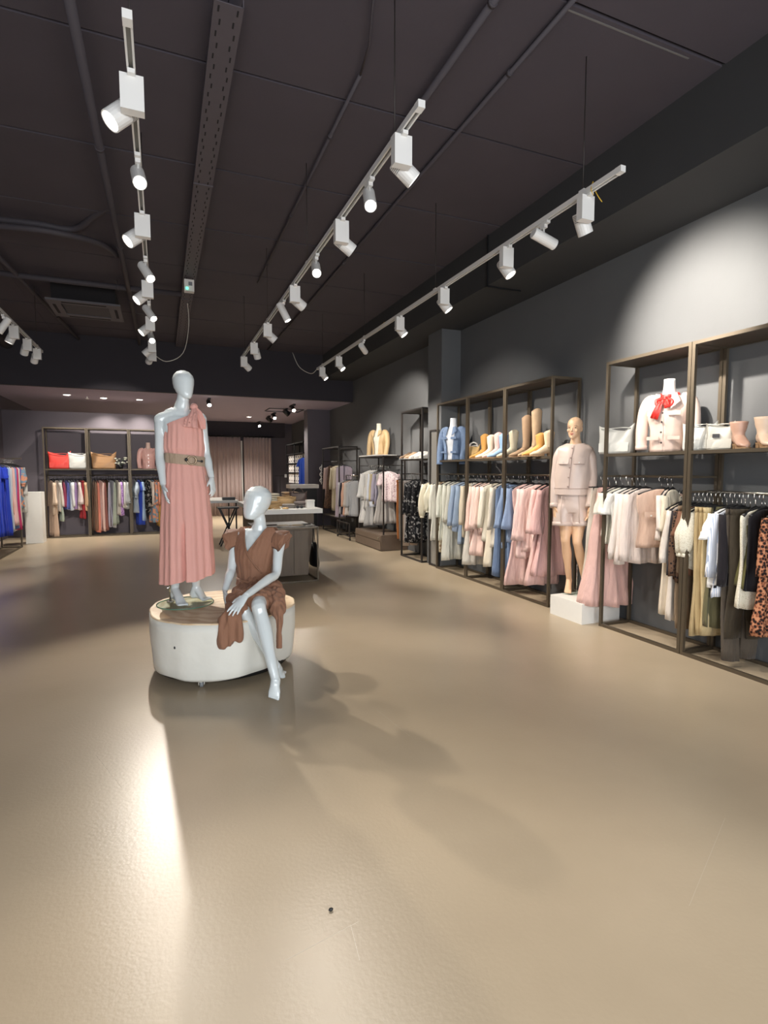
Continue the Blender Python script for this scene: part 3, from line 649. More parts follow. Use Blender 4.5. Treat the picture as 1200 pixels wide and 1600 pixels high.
FB = {}
def fb(rgb, **k):
    rgb = tuple(int(c * 0.90) for c in rgb)
    key = '%d_%d_%d' % rgb
    return fabric(key, rgb, **k)
LONG = (0.55, 0.056, 0.044); SHORT = (0.20, 0.062, 0.066); BELL = (0.50, 0.052, 0.105); PUFF = (0.34, 0.05, 0.045, 0.045)
CREAM = (240, 232, 206); IVORY = (243, 240, 226); WHITE = (244, 243, 238); BLUE = (176, 194, 218); SLATE = (112, 132, 164); MBLUE = (140, 160, 192)
PINK = (240, 190, 180); SALMON = (246, 210, 196); BEIGE = (226, 212, 190); ROSE = (216, 160, 152)
FLORAL = pattern('floral', (225, 215, 190), (170, 140, 110), 'noise', 26, 0.52)
F_RAIL = [  # u of the hanger in the photo, name, colour, kind, length, sleeve, options, label
    (681, 'blouse', CREAM, 'shirt', 0.50, (0.52, 0.06, 0.05, 0.035), dict(shw=0.21), 'cream puff-sleeved blouse at the far end of the pastel rail'),
    (687, 'blouse', (236, 229, 205), 'shirt', 0.60, (0.42, 0.055, 0.045, 0.04), {}, 'second cream puff-sleeved blouse from the far end of the pastel rail'),
    (693, 'shirt_dress', IVORY, 'coat', 0.95, LONG, {}, 'ivory long shirt third on the pastel rail'),
    (698, 'trousers', FLORAL, 'trousers', 1.12, None, {}, 'beige floral trousers hanging lowest at the far end of the pastel rail'),
    (703, 'blouse', (240, 240, 226), 'coat', 0.92, (0.5, 0.06, 0.05), dict(patch=1), 'off-white shirt with pale blue denim patch on the pastel rail'),
    (711, 'dress', (238, 237, 224), 'coat', 1.22, LONG, dict(hem=1.1), 'long white coat dress hanging lowest in the rack\'s first bay'),
    (718, 'blouse', (234, 230, 214), 'shirt', 0.72, LONG, {}, 'off-white blouse beside the first rack post of the pastel rail'),
    (726, 'blazer', BLUE, 'blazer', 0.74, (0.60, 0.058, 0.06), {}, 'pale blue jacket just left of the first middle post'),
    (735, 'blazer', (168, 188, 214), 'coat', 0.92, (0.60, 0.058, 0.06), {}, 'longer pale blue jacket beside the pale blue one'),
    (742, 'blouse', (246, 232, 204), 'blazer', 0.80, LONG, {}, 'cream blazer left of the salmon blouse'),
    (748, 'skirt', (222, 216, 204), 'skirt', 1.18, None, {}, 'pale grey pleated skirt hanging low behind the cream blazer'),
    (753, 'blouse', SALMON, 'coat', 0.86, (0.62, 0.06, 0.085), {}, 'salmon pink blouse with wide sleeves in the middle bay'),
    (761, 'dress', (247, 214, 202), 'dress', 1.02, (0.58, 0.06, 0.09), dict(hem=1.1), 'salmon pink pleated dress in the middle bay'),
    (768, 'blouse', (246, 214, 200), 'shirt', 0.70, LONG, {}, 'pale peach blouse right of the salmon dress'),
    (774, 'blazer', (241, 234, 216), 'blazer', 0.80, LONG, {}, 'ivory jacket left of the slate blue dress'),
    (781, 'skirt', (228, 216, 194), 'skirt', 1.12, None, {}, 'beige pleated long skirt beside the slate blue dress'),
    (786, 'blazer', (232, 222, 204), 'blazer', 0.84, LONG, {}, 'beige jacket touching the slate blue dress'),
    (794, 'dress', SLATE, 'coat', 1.22, None, dict(shw=0.17, hem=1.05), 'long slate blue sleeveless dress on the pastel rail'),
    (804, 'blouse', MBLUE, 'shirt', 0.82, BELL, {}, 'mid-blue blouse with flared sleeves in the third bay'),
    (812, 'trousers', (122, 144, 176), 'trousers', 1.20, None, dict(hem=1.5), 'wide blue trousers hanging between two blue blouses'),
    (816, 'blouse', (146, 166, 198), 'shirt', 0.74, BELL, {}, 'soft blue blouse next to the pink dress'),
    (822, 'dress', (244, 206, 198), 'dress', 1.26, None, dict(hem=1.2), 'long pink sleeveless dress in the third bay'),
    (832, 'blouse', (247, 214, 206), 'coat', 0.90, (0.62, 0.06, 0.075), {}, 'light pink jacket behind the pink blazer'),
    (842, 'blazer', (246, 212, 203), 'blazer', 0.82, (0.62, 0.062, 0.07), dict(lapel=True, rz=-0.5), 'pink blazer with lapels by the last rack post'),
    (853, 'dress', (242, 200, 193), 'dress', 1.18, (0.5, 0.06, 0.11), dict(hem=1.15), 'pink bell-sleeved dress beside the pedestal mannequin'),
    (862, 'dress', (238, 192, 186), 'dress', 1.05, (0.5, 0.06, 0.12), dict(hem=1.2), 'deeper pink bell-sleeved dress behind the pedestal mannequin'),
]
def place_rail(L, zr, x, group, seed0, vref=770, shw=0.19):
    for i, (u, nm, colr, kind, ln, sl, o, lab) in enumerate(L):
        y = onx(u, vref, x).y
        o = dict(o); o.setdefault('shw', shw); patch = o.pop('patch', 0)
        m = colr if not isinstance(colr, tuple) else fb(colr)
        rz = o.pop('rz', random.Random(seed0 + i).uniform(-0.34, 0.14))
        t = garment(nm, lab, {'blouse': 'blouse', 'shirt_dress': 'shirt', 'top': 'top'}.get(nm, nm), (x, y, zr - 0.013 + 0.003), m, kind, ln, sleeve=sl, rz=rz, group=group, seed=seed0 + i, **o)
        if patch: MB().prism([V((-0.17, -0.075, -0.62)), V((-0.02, -0.080, -0.62)), V((-0.02, -0.080, -0.80)), V((-0.17, -0.075, -0.80))], V((0, -0.006, 0))).build('denim_patch', fb((140, 175, 210)), t)
place_rail(F_RAIL, RZ, 4.22, 'clothes on the pastel rail', 100)
PLAID = pattern('plaid', (34, 28, 28), (96, 72, 56), 'cells', 44, 0.42)
LACE = pattern('lace', (200, 190, 166), (222, 216, 198), 'cells', 90, 0.32)
LEO = pattern('leopard', (34, 25, 23), (140, 86, 62), 'cells', 44, 0.44, c3=(190, 134, 100))
LEO2 = pattern('dark_leopard', (24, 20, 20), (120, 84, 62), 'cells', 34, 0.42)
PRINTT = pattern('graphic', (244, 243, 240), (40, 40, 44), 'noise', 7, 0.62)
STRIPE = pattern('pinstripe', (240, 240, 244), (176, 190, 214), 'stripe', 30, 0.6)
N1_RAIL = [
    (941, 'skirt', (226, 216, 200), 'skirt', 1.14, None, dict(hem=1.05, amp=0.8), 'long sheer beige skirt at the far end of the near rail'),
    (952, 'dress', (234, 192, 182), 'skirt', 1.20, None, dict(hem=1.30, amp=1.1, fat=1.3), 'long rose tulle skirt hanging almost to the floor'),
    (962, 'blouse', (240, 230, 216), 'shirt', 0.50, SHORT, dict(rz=-0.1), 'cream short-sleeved blouse in front of the rose tulle skirt'),
    (972, 'blouse', (246, 242, 226), 'shirt', 0.56, SHORT, {}, 'ivory short-sleeved blouse second from the rose skirt'),
    (981, 'shirt', WHITE, 'shirt', 0.62, SHORT, {}, 'white short-sleeved shirt on the near rail'),
    (990, 'shirt', (242, 230, 222), 'shirt', 0.70, (0.62, 0.060, 0.058), dict(rz=-0.15), 'pale pink long-sleeved shirt, farthest of three alike'),
    (999, 'shirt', (240, 226, 216), 'shirt', 0.68, (0.66, 0.060, 0.058), dict(rz=-0.2), 'pale pink long-sleeved shirt, middle of three alike'),
    (1008, 'shirt', (238, 222, 212), 'shirt', 0.70, (0.62, 0.060, 0.060), dict(rz=-0.25), 'pale pink long-sleeved shirt, nearest of three alike'),
    (1033, 'jacket', (218, 186, 166), 'blazer', 0.54, None, dict(rz=-0.62, pocket=fb((222, 190, 170)), shw=0.21), 'beige pink jacket with white-buttoned chest pocket facing the camera'),
    (1043, 'blouse', (244, 230, 222), 'shirt', 0.46, (0.30, 0.05, 0.065), dict(rz=0.3, shw=0.14), 'pale pink wide-sleeved blouse by the near double post'),
    (1050, 'blouse', (240, 228, 204), 'shirt', 0.62, (0.30, 0.05, 0.06), dict(rz=0.2, shw=0.13), 'cream blouse squeezed against the near double post'),
]
place_rail(N1_RAIL, RZ, 4.22, 'clothes on the near rail', 300, 775, 0.18)
N2_RAIL = [
    (1064, 'dress', (240, 226, 204), 'coat', 0.98, None, dict(shw=0.16), 'ivory sleeveless dress just right of the near double post'),
    (1070, 'dress', (244, 232, 218), 'coat', 1.02, (0.45, 0.05, 0.05), dict(shw=0.17), 'long ivory knit dress second from the near double post'),
    (1076, 'shirt', PLAID, 'shirt', 0.66, LONG, {}, 'dark plaid shirt behind the ivory knit dress'),
    (1083, 'jacket', (44, 38, 42), 'blazer', 0.58, LONG, {}, 'black jacket in front of the brown trousers'),
    (1089, 'trousers', (150, 128, 104), 'trousers', 1.06, None, {}, 'taupe brown trousers hanging beneath the lace tops'),
    (1095, 'shirt', (132, 92, 70), 'shirt', 0.60, SHORT, {}, 'rust brown short-sleeved shirt left of the lace tops'),
    (1101, 'top', LACE, 'shirt', 0.52, (0.34, 0.06, 0.05, 0.03), dict(rz=-0.3), 'cream lace top with puffed sleeves, left of the pair'),
    (1108, 'top', LACE, 'shirt', 0.54, (0.34, 0.06, 0.05, 0.03), dict(rz=-0.35), 'cream lace top with puffed sleeves, right of the pair'),
    (1114, 'trousers', (208, 184, 138), 'trousers', 1.08, None, dict(rz=-0.2), 'khaki trousers nearest to the lace tops'),
    (1121, 'trousers', (196, 172, 126), 'trousers', 1.06, None, dict(rz=-0.2), 'darker khaki trousers second from the lace tops'),
    (1128, 'trousers', (220, 198, 152), 'trousers', 1.04, None, dict(rz=-0.2), 'pale khaki trousers third from the lace tops'),
    (1135, 'skirt', (112, 106, 76), 'skirt', 0.98, None, dict(amp=0.8, hem=0.7, shw=0.17), 'olive green satin skirt behind the printed tee'),
    (1144, 'shirt', PRINTT, 'shirt', 0.64, SHORT, dict(rz=-0.4), 'white tee with black graphic print'),
    (1151, 'shirt', STRIPE, 'shirt', 0.72, (0.5, 0.058, 0.05), dict(rz=-0.3), 'white and blue pinstriped shirt right of the printed tee'),
    (1158, 'jacket', (36, 32, 36), 'blazer', 0.62, LONG, {}, 'black jacket left of the long charcoal trousers'),
    (1164, 'trousers', (92, 82, 70), 'trousers', 1.20, None, dict(rz=-0.2), 'long charcoal brown trousers reaching lowest at the right'),
    (1172, 'trousers', (70, 62, 48), 'trousers', 1.02, None, {}, 'dark olive trousers right of the charcoal ones'),
    (1180, 'top', (112, 106, 64), 'slip', 0.60, None, {}, 'olive green camisole near the right edge of the photo'),
    (1190, 'top', LACE, 'shirt', 0.76, None, dict(rz=-0.3, shw=0.17, hem=1.15), 'cream embroidered sleeveless blouse near the right edge'),
    (1195, 'top', (30, 28, 34), 'shirt', 0.62, None, {}, 'black top left of the leopard dress'),
    (1212, 'dress', LEO, 'dress', 0.94, (0.42, 0.05, 0.07), dict(rz=0.25), 'rust leopard print dress at the right edge of the photo'),
]
place_rail(N2_RAIL, RZ2, 4.22, 'clothes on the chrome rail', 400, 795, 0.165)

# ---------------------------------------------------------------- narrow far rack: dark printed dresses and trousers
SNAKE = pattern('snake', (28, 28, 31), (150, 148, 146), 'noise', 22, 0.58)
FARN = [(632, 'trousers', (196, 122, 66), 'trousers', 1.10, None, {}, 'rust orange trousers left of the snakeskin dresses'),
        (636, 'trousers', (150, 142, 132), 'trousers', 1.12, None, {}, 'grey trousers behind the rust orange ones'),
        (640, 'trousers', (226, 198, 172), 'trousers', 1.20, None, {}, 'beige long trousers left of the snakeskin dresses'),
        (644.5, 'trousers', (224, 212, 204), 'trousers', 1.12, None, {}, 'pale pink trousers touching the snakeskin dresses'),
        (650, 'dress', SNAKE, 'coat', 1.12, LONG, {}, 'black and grey snakeskin print dress, farthest of three'),
        (656, 'dress', SNAKE, 'coat', 1.08, LONG, {}, 'black and grey snakeskin print dress, middle of three'),
        (662, 'dress', SNAKE, 'coat', 1.02, LONG, {}, 'black and grey snakeskin print dress, nearest of three')]
place_rail(FARN, 1.50, 4.22, 'clothes on the narrow far rack', 500, 745)

# ================================================================ MANNEQUIN BUILDERS
def head_mesh(mb, chin, crown, fwd, wide=1.0, face=False):
    """lofted head from chin level to crown; fwd = where the face looks"""
    chin, crown = V(chin), V(crown); up = (crown - chin); Hh = up.length; up = up.normalized()
    fwd = (V(fwd) - up * V(fwd).dot(up)).normalized(); sd = up.cross(fwd)
    tab = [(0, .020, .080, .040), (.05, .034, .090, .008), (.13, .047, .094, -.030), (.26, .058, .093, -.060), (.40, .066, .093, -.086), (.54, .071, .094, -.098),
           (.68, .073, .091, -.102), (.80, .067, .080, -.096), (.90, .052, .056, -.074), (.965, .032, .030, -.046), (1.0, .008, -.002, -.016)]
    k = Hh / 0.235; rings = []; n = 28
    for i in range(26):
        t = i / 25; w, f, b = interp(tab, t); w *= k * wide; f *= k; b *= k
        c = chin + up * (Hh * t) + fwd * ((f + b) / 2)
        rings.append([c + sd * (w * math.cos(2 * PI * j / n)) + fwd * ((f - b) / 2 * math.sin(2 * PI * j / n)) for j in range(n)])
    mb.loft(rings)
    if face:
        q = lambda f, s_, u_: chin + fwd * (f * k) + sd * (s_ * k) + up * (u_ * Hh)
        mb.tube([q(.088, 0, .50), q(.098, 0, .42), q(.108, 0, .335), q(.094, 0, .30)], [.006, .008, .011, .006], n=8)         # nose
        mb.ellipsoid(q(.092, .007, .315), .008, .008, .006); mb.ellipsoid(q(.092, -.007, .315), .008, .008, .006)
        for s_ in (-1, 1):
            mb.tube([q(.084, .010 * s_, .52), q(.086, .030 * s_, .535), q(.068, .052 * s_, .52)], [.006, .008, .005], n=8)   # brow
            mb.ellipsoid(q(.074, .042 * s_, .36), .018, .016, .02)                                                         # cheek
            mb.ellipsoid(q(-.012, .072 * s_, .44), .008, .016, .030, (sd, fwd, up))                                         # ear
        mb.ellipsoid(q(.084, 0, .03), .016, .014, .014)
    return up, fwd, sd, k
def hand_mesh(mb, wrist, tip_dir, palm_n, thumb, size=1.0, curl=0.35, spread=0.10, wr=0.024):
    """palm, four unequal fingers with knuckle bends, thumb leaving the side of the palm"""
    wrist = V(wrist); d = V(tip_dir).normalized(); n_ = V(palm_n); n_ = (n_ - d * n_.dot(d)).normalized(); sd = V(thumb); sd = (sd - d * sd.dot(d) - n_ * sd.dot(n_)).normalized()
    s = size
    kn = wrist + d * (0.085 * s)
    mb.tube([wrist, wrist + d * (0.03 * s), wrist + d * (0.065 * s), kn + d * 0.006], [(wr, wr * 0.8), (0.030 * s, 0.016 * s), (0.038 * s, 0.015 * s), (0.036 * s, 0.010 * s)], n=12, side=sd, sub=2)
    for k, (off, ln) in enumerate(((0.027, 0.074), (0.009, 0.083), (-0.009, 0.078), (-0.026, 0.062))):
        b = kn + sd * (off * s) - d * (0.008 * s * abs(k - 1.2) * 0.6)
        dd = (d + sd * (spread * (1.5 - k) * 0.5)).normalized()
        p1 = b + dd * (ln * 0.42 * s)
        d2 = (dd * math.cos(curl) + n_ * math.sin(curl)).normalized(); p2 = p1 + d2 * (ln * 0.33 * s)
        d3 = (dd * math.cos(curl * 1.9) + n_ * math.sin(curl * 1.9)).normalized(); p3 = p2 + d3 * (ln * 0.27 * s)
        mb.tube([b - dd * 0.012, b, p1, p2, p3], [0.0095 * s, 0.0095 * s, 0.0088 * s, 0.0078 * s, 0.0058 * s], n=8)
    tb = wrist + d * (0.028 * s) + sd * (0.026 * s)
    t1 = tb + (d * 0.75 + sd * 0.65 + n_ * 0.25).normalized() * (0.036 * s); t2 = t1 + (d * 0.92 + sd * 0.30 + n_ * 0.25).normalized() * (0.030 * s)
    mb.tube([tb - d * 0.012, tb, t1, t2], [0.012 * s, 0.0125 * s, 0.0098 * s, 0.0065 * s], n=8)
def foot_mesh(mb, ankle, heel, ball, toe, side, s=1.0):
    ankle, heel, ball, toe = V(ankle), V(heel), V(ball), V(toe); side = V(side).normalized()
    mb.tube([ankle, ankle.lerp(heel, 0.55), heel], [(0.034 * s, 0.036 * s), (0.032 * s, 0.034 * s), (0.026 * s, 0.026 * s)], n=12, sub=3)
    mid = (ankle + ball) / 2 + V((0, 0, 0.004))
    mb.tube([ankle, mid, ball, ball.lerp(toe, 0.5)], [(0.033 * s, 0.034 * s), (0.034 * s, 0.028 * s), (0.042 * s, 0.018 * s), (0.038 * s, 0.012 * s)], n=14, side=side, sub=4)
    mb.tube([heel, heel.lerp(ball, 0.5) + V((0, 0, 0.012)), ball], [(0.024 * s, 0.018 * s), (0.026 * s, 0.018 * s), (0.034 * s, 0.014 * s)], n=12, side=side, sub=3)
    d = (toe - ball).normalized()
    for k in range(5):
        o = side * ((k - 2) * 0.0155 * s); L = (toe - ball).length * (1.0 - 0.09 * k)
        r = (0.012 if k == 0 else 0.0088) * s
        mb.tube([ball + o * 0.9, ball + o + d * L * 0.6, ball + o + d * L], [r, r, r * 0.75], n=8)
def arm_mesh(mb, sh, el, wr, s=1.0, fat=1.0):
    sh, el, wr = V(sh), V(el), V(wr)
    mb.tube([sh, sh.lerp(el, .18), sh.lerp(el, .55), el, el.lerp(wr, .28), el.lerp(wr, .7), wr],
            [.046 * s * fat, .047 * s * fat, .039 * s * fat, .034 * s * fat, .036 * s * fat, .028 * s * fat, .0235 * s], n=14, sub=4)
def leg_mesh(mb, hip, kn, an, s=1.0, bow=0.012, fr=V((0, 0, 0))):
    hip, kn, an = V(hip), V(kn), V(an)
    mb.tube([hip, hip.lerp(kn, .3), hip.lerp(kn, .7), kn, kn.lerp(an, .12), kn.lerp(an, .34) - fr * bow, kn.lerp(an, .7), an],
            [.088 * s, .082 * s, .062 * s, .052 * s, .049 * s, .054 * s, .038 * s, .031 * s], n=16, sub=4)

# ================================================================ LOG PLATFORM
PX, PY, PR, PZ0, PZ1 = 0.42, 4.43, 0.555, 0.068, 0.485
def plat_r(a, z): return PR * (1 + 0.024 * math.sin(3 * a + 1.0) + 0.016 * math.sin(5 * a + 2.2) + 0.007 * math.sin(11 * a) + 0.004 * math.sin(17 * a + 1)) * (1.0 + 0.012 * math.sin(6 * z + 2 * a)) * lerp(0.965, 1.0, min(1, (z - PZ0) / 0.25))
t = thing('display_platform', (PX, PY, 0), 'low round tree-trunk display platform painted white with bare wood top', 'platform')
n = 72; rings = []
for z in (PZ0, PZ0 + 0.012, 0.14, 0.23, 0.32, 0.41, PZ1 - 0.012):
    rings.append([V((PX + plat_r(2 * PI * j / n, z) * math.cos(2 * PI * j / n) * (0.985 if z == PZ0 else 1), PY + plat_r(2 * PI * j / n, z) * math.sin(2 * PI * j / n) * (0.985 if z == PZ0 else 1), z + (0.010 * math.sin(4 * j / n * 2 * PI) if z == PZ0 else 0))) for j in range(n)])
m_log = mat('white_painted_log', s2l(222, 220, 210), 0.6, noise_amt=0.10, noise_scale=4, bump=0.9, bump_scale=5)
log = MB().loft(rings).build('trunk', m_log, t)
def wood_mat():
    m = bpy.data.materials.new('log_end_grain'); m.use_nodes = True
    nt = m.node_tree; b = nt.nodes['Principled BSDF']; b.inputs['Roughness'].default_value = 0.55
    tc = nt.nodes.new('ShaderNodeTexCoord'); w = nt.nodes.new('ShaderNodeTexWave'); w.wave_type = 'RINGS'; w.rings_direction = 'Z'
    w.inputs['Scale'].default_value = 3.2; w.inputs['Distortion'].default_value = 7.0; w.inputs['Detail'].default_value = 4; w.inputs['Detail Scale'].default_value = 1.4
    r = nt.nodes.new('ShaderNodeValToRGB'); e = r.color_ramp.elements
    e[0].position = 0.1; e[0].color = (*s2l(206, 176, 138), 1); e[1].position = 0.9; e[1].color = (*s2l(224, 202, 170), 1)
    nt.links.new(tc.outputs['Object'], w.inputs[0]); nt.links.new(w.outputs['Fac' if 'Fac' in w.outputs else 1], r.inputs[0]); nt.links.new(r.outputs[0], b.inputs['Base Color'])
    return m
tr = [[V((PX + plat_r(2 * PI * j / n, 0.47) * q * math.cos(2 * PI * j / n), PY + plat_r(2 * PI * j / n, 0.47) * q * math.sin(2 * PI * j / n), z)) for j in range(n)] for q, z in ((1.0, PZ1 - 0.012), (0.997, PZ1 - 0.003), (0.985, PZ1))]
MB().loft(tr, smooth=False).build('wood_top', wood_mat(), t, label='bare wooden end-grain top')
MB().cyl((PX, PY, PZ0 - 0.018), (PX, PY, PZ0 + 0.02), PR * 0.92, n=48).build('base_plate', M_BLACK, t, label='black base board')
for ang in (-115, -35, 60, 150):
    a = math.radians(ang); cx, cy = PX + 0.40 * math.cos(a), PY + 0.40 * math.sin(a)
    if ang == -115: cx, cy = PX + 0.475 * math.cos(a), PY + 0.475 * math.sin(a)
    o = MB().cyl((cx - 0.012, cy, 0.0235), (cx + 0.012, cy, 0.0235), 0.0235, n=16).build('caster', mat('caster_rubber', s2l(120, 122, 124), 0.5), t)
    MB().box((cx, cy, 0.046), (0.045, 0.05, 0.006)).box((cx - 0.019, cy, 0.033), (0.004, 0.03, 0.026)).box((cx + 0.019, cy, 0.033), (0.004, 0.03, 0.026)).build('caster_fork', M_CHROME, o)
kh = at(290.5, 1004.5, 3.93)
a_k = math.atan2(kh.y - PY, kh.x - PX)
MB().ellipsoid((PX + plat_r(a_k, 0.33) * math.cos(a_k), PY + plat_r(a_k, 0.33) * math.sin(a_k), kh.z), 0.007, 0.007, 0.010).build('knot_hole', M_BLACK, t)

# ================================================================ STANDING MANNEQUIN (pink dress)
ang = math.radians(20)
SD = RH * math.cos(ang) + FH * math.sin(ang); FR = -FH * math.cos(ang) + RH * math.sin(ang)
base = onz(290, 941, 0.495)
t = thing('mannequin', (base.x, base.y, 0.485), 'standing glossy white mannequin in a long pink one-shoulder dress with wide belt', 'mannequin')
mb = MB()
D = 4.33
sp = [at(291, 772, D), at(291, 756, D), at(289, 735, D), at(287, 713, D), at(285, 692, D), at(283, 674, D - .01), at(282, 658, D), at(282, 648, D), at(284, 638, D), at(286, 622, D - .005), at(287, 610, D)]
mb.tube(sp, [(.09, .085), (.160, .110), (.150, .105), (.112, .086), (.128, .098), (.148, .108), (.160, .090), (.128, .070), (.060, .055), (.046, .050), (.046, .052)], n=24, side=SD, sub=4)
for s_ in (-1, 1): mb.ellipsoid(at(284, 677, D) + SD * (0.060 * s_) + FR * 0.070, .052, .042, .052, (SD, FR, UP))
hf = (RH * 0.80 - FH * 0.60).normalized()
head_mesh(mb, at(285.5, 624, D), at(287.5, 578.5, D), hf, 1.08)
shL, shR = at(251, 655, D - .06), at(313, 654, D + .06)
for s_, p in ((-1, shL), (1, shR)): mb.ellipsoid(p + V((0, 0, -.006)), .052, .050, .052)
mb.tube([at(270, 649, D - .03), shL], [(.06, .05), (.05, .05)], n=14); mb.tube([at(296, 648, D + .03), shR], [(.06, .05), (.05, .05)], n=14)
arm_mesh(mb, shL, at(249.5, 713, D - .09), at(255, 757, D - .15)); hand_mesh(mb, at(255, 757, D - .15), at(260, 781, D - .17) - at(255, 757, D - .15), RH * 0.9 + FH * 0.4, -FH * 0.9 + RH * 0.35, 1.0, 0.30)
arm_mesh(mb, shR, at(322, 710, D + .08), at(330.5, 746, D + .02)); hand_mesh(mb, at(330.5, 746, D + .02), at(334, 772, D - .0) - at(330.5, 746, D + .02), -RH * 0.9 + FH * 0.2, -FH * 0.8 - RH * 0.5, 1.0, 0.45)
for s_, hp, kn, an, toe in ((-1, at(281, 775, D), at(276, 845, D - .02), None, onz(287, 946, 0.507)), (1, at(302, 775, D + .03), at(305, 845, D + .04), None, onz(328, 936.5, 0.507))):
    an = at(273.5, 922, D + .03) if s_ < 0 else at(306.5, 918.5, D + .09)
    an.z = 0.60
    fd = (toe - an); fd.z = 0; fd = fd.normalized()
    leg_mesh(mb, hp, kn, an, 1.0, 0.012, FR)
    sdv = UP.cross(fd) * (-1)
    ball = toe - fd * 0.055; ball.z = 0.512
    heel = an - fd * 0.035; heel.z = 0.525
    foot_mesh(mb, an, heel, ball, toe, sdv)
mb.build('body', M_MANN, t, remesh=0.0048, smooth_it=6)
# wrist and neck seams of the mannequin
MB().torus(at(330.5, 746, D + .02), 0.0246, 0.0012, RH, FH, n=24, m=5).build('wrist_seam', M_FIN, t)

# dress -------------------------------------------------------------------
def dress_ring(v, uc, hw_px, dep, n, fold, ph=0.0, topv=None, d=D, slit=0.0, wave=20, sd=SD, fr=FR):
    out = []
    for j in range(n):
        a = 2 * PI * j / n; c, s_ = math.cos(a), math.sin(a)
        vv = v if topv is None else topv(c, s_, v)
        p = at(uc, vv, d)
        hw = hw_px / FPX * d
        k = 1 + fold * (math.sin(wave * a + ph + 0.9 * math.sin(3 * a + 1)) * 0.5 + math.sin(round(wave * 0.4) * a + ph * 1.7 + 1) * 0.5)
        da = (a - PI / 2 - 0.12 + PI) % (2 * PI) - PI
        k *= 1 - slit * math.exp(-(da / 0.045) ** 2)
        out.append(p + sd * (hw * c * k) + fr * (dep * s_ * k))
    return out
m_pink = fabric('dress_pink', (218, 162, 150), 0.7, amt=0.04, bump=0.3)
N = 144
def vtop(c, s_, v): return v
# upper part: from the waist up to a neckline that climbs from the left side to the right shoulder
rows = 22; rr = []
for i in range(rows + 1):
    f = i / rows
    ring = []
    for j in range(N):
        a = 2 * PI * j / N; c, s_ = math.cos(a), math.sin(a)
        vt = 666.5 - 12.5 * (c + 1) if c < 0.45 else lerp(648.4, 641, (c - 0.45) / 0.25) if c < 0.7 else lerp(641, 664, (c - 0.7) / 0.3)
        v = lerp(716, vt, f)
        uc, hw, dep = interp([(636, 291, 21, .075), (650, 286, 29, .105), (668, 287, 29.5, .135), (685, 287, 30.5, .142), (700, 287.5, 31.0, .135), (709, 288, 29.5, .118), (716, 288, 29, .112)], v)
        k = 1 + 0.040 * (math.sin(21 * a + 1.0 + 0.8 * f + 0.8 * math.sin(3 * a)) * 0.6 + math.sin(11 * a + 2) * 0.5) * (0.35 + 0.65 * (1 - abs(2 * f - 0.9)))
        ring.append(at(uc, v, D) + SD * (hw / FPX * D * c * k) + FR * (dep * s_ * k))
    rr.append(ring)
up_d = MB().loft(rr, cap0=False, cap1=False)
rows2 = 26; rr = []
for i in range(rows2 + 1):
    f = i / rows2
    v = lerp(718, 904, f)
    uc, hw, dep = interp([(0, 288, 28.5, .112), (.12, 288.5, 31.5, .135), (.3, 290, 35, .16), (.6, 291.5, 38, .185), (1, 293, 40.5, .205)], f)
    rr.append(dress_ring(v, uc, hw, dep, N, lerp(0.036, 0.060, f), 1.0 + 0.5 * f, lambda c, s_, v, f=f: v - 5 * f * (c + 0.3) + 1.2 * f * math.sin(6 * c), slit=0.42 * max(0, (f - 0.5) / 0.5) ** 0.4 if f > 0.5 else 0))
up_d.loft(rr, cap0=False, cap1=False)
dr = up_d.build('dress', m_pink, t, label='long pink one-shoulder dress with front slit')
# knotted drape on the shoulder
m_pink2 = m_pink
kb = MB()
kn_p = at(303, 636, D - .045)
def strip(pts, wid, nrm, folds=3, amp=0.006):
    rings = []
    for i, p in enumerate(pts):
        p = V(p); f = i / (len(pts) - 1); w = wid[i]; nn = V(nrm).normalized()
        d = (V(pts[min(i + 1, len(pts) - 1)]) - V(pts[max(i - 1, 0)])).normalized(); sx = d.cross(nn).normalized()
        m_ = 12; a = [p + sx * (w * (k / m_ - 0.5)) + nn * (amp * math.sin(folds * 2 * PI * k / m_ + 2 * f)) for k in range(m_ + 1)]
        b = [q - nn * 0.006 for q in a][::-1]
        rings.append(a + b)
    return rings
kb.loft(strip([at(303, 637, D - .06), at(302, 646, D - .10), at(299, 656, D - .13), at(297, 668, D - .145)], [.035, .075, .10, .12], -FH, 3))
kb.loft(strip([at(304, 636, D - .05), at(310, 645, D - .06), at(316, 658, D - .06), at(318, 671, D - .06)], [.03, .055, .06, .045], -FH + RH * .4, 2))
kb.loft(strip([at(303, 635, D - .03), at(306, 638, D + .04), at(308, 650, D + .12)], [.04, .06, .09], FH, 2))
kb.build('shoulder_drape', m_pink2, t, remesh=0.005, smooth_it=3)
MB().ellipsoid(kn_p, .030, .028, .026).torus(kn_p, .022, .010, RH, UP, n=14, m=6).build('shoulder_knot', m_pink, t, remesh=0.004, smooth_it=3)
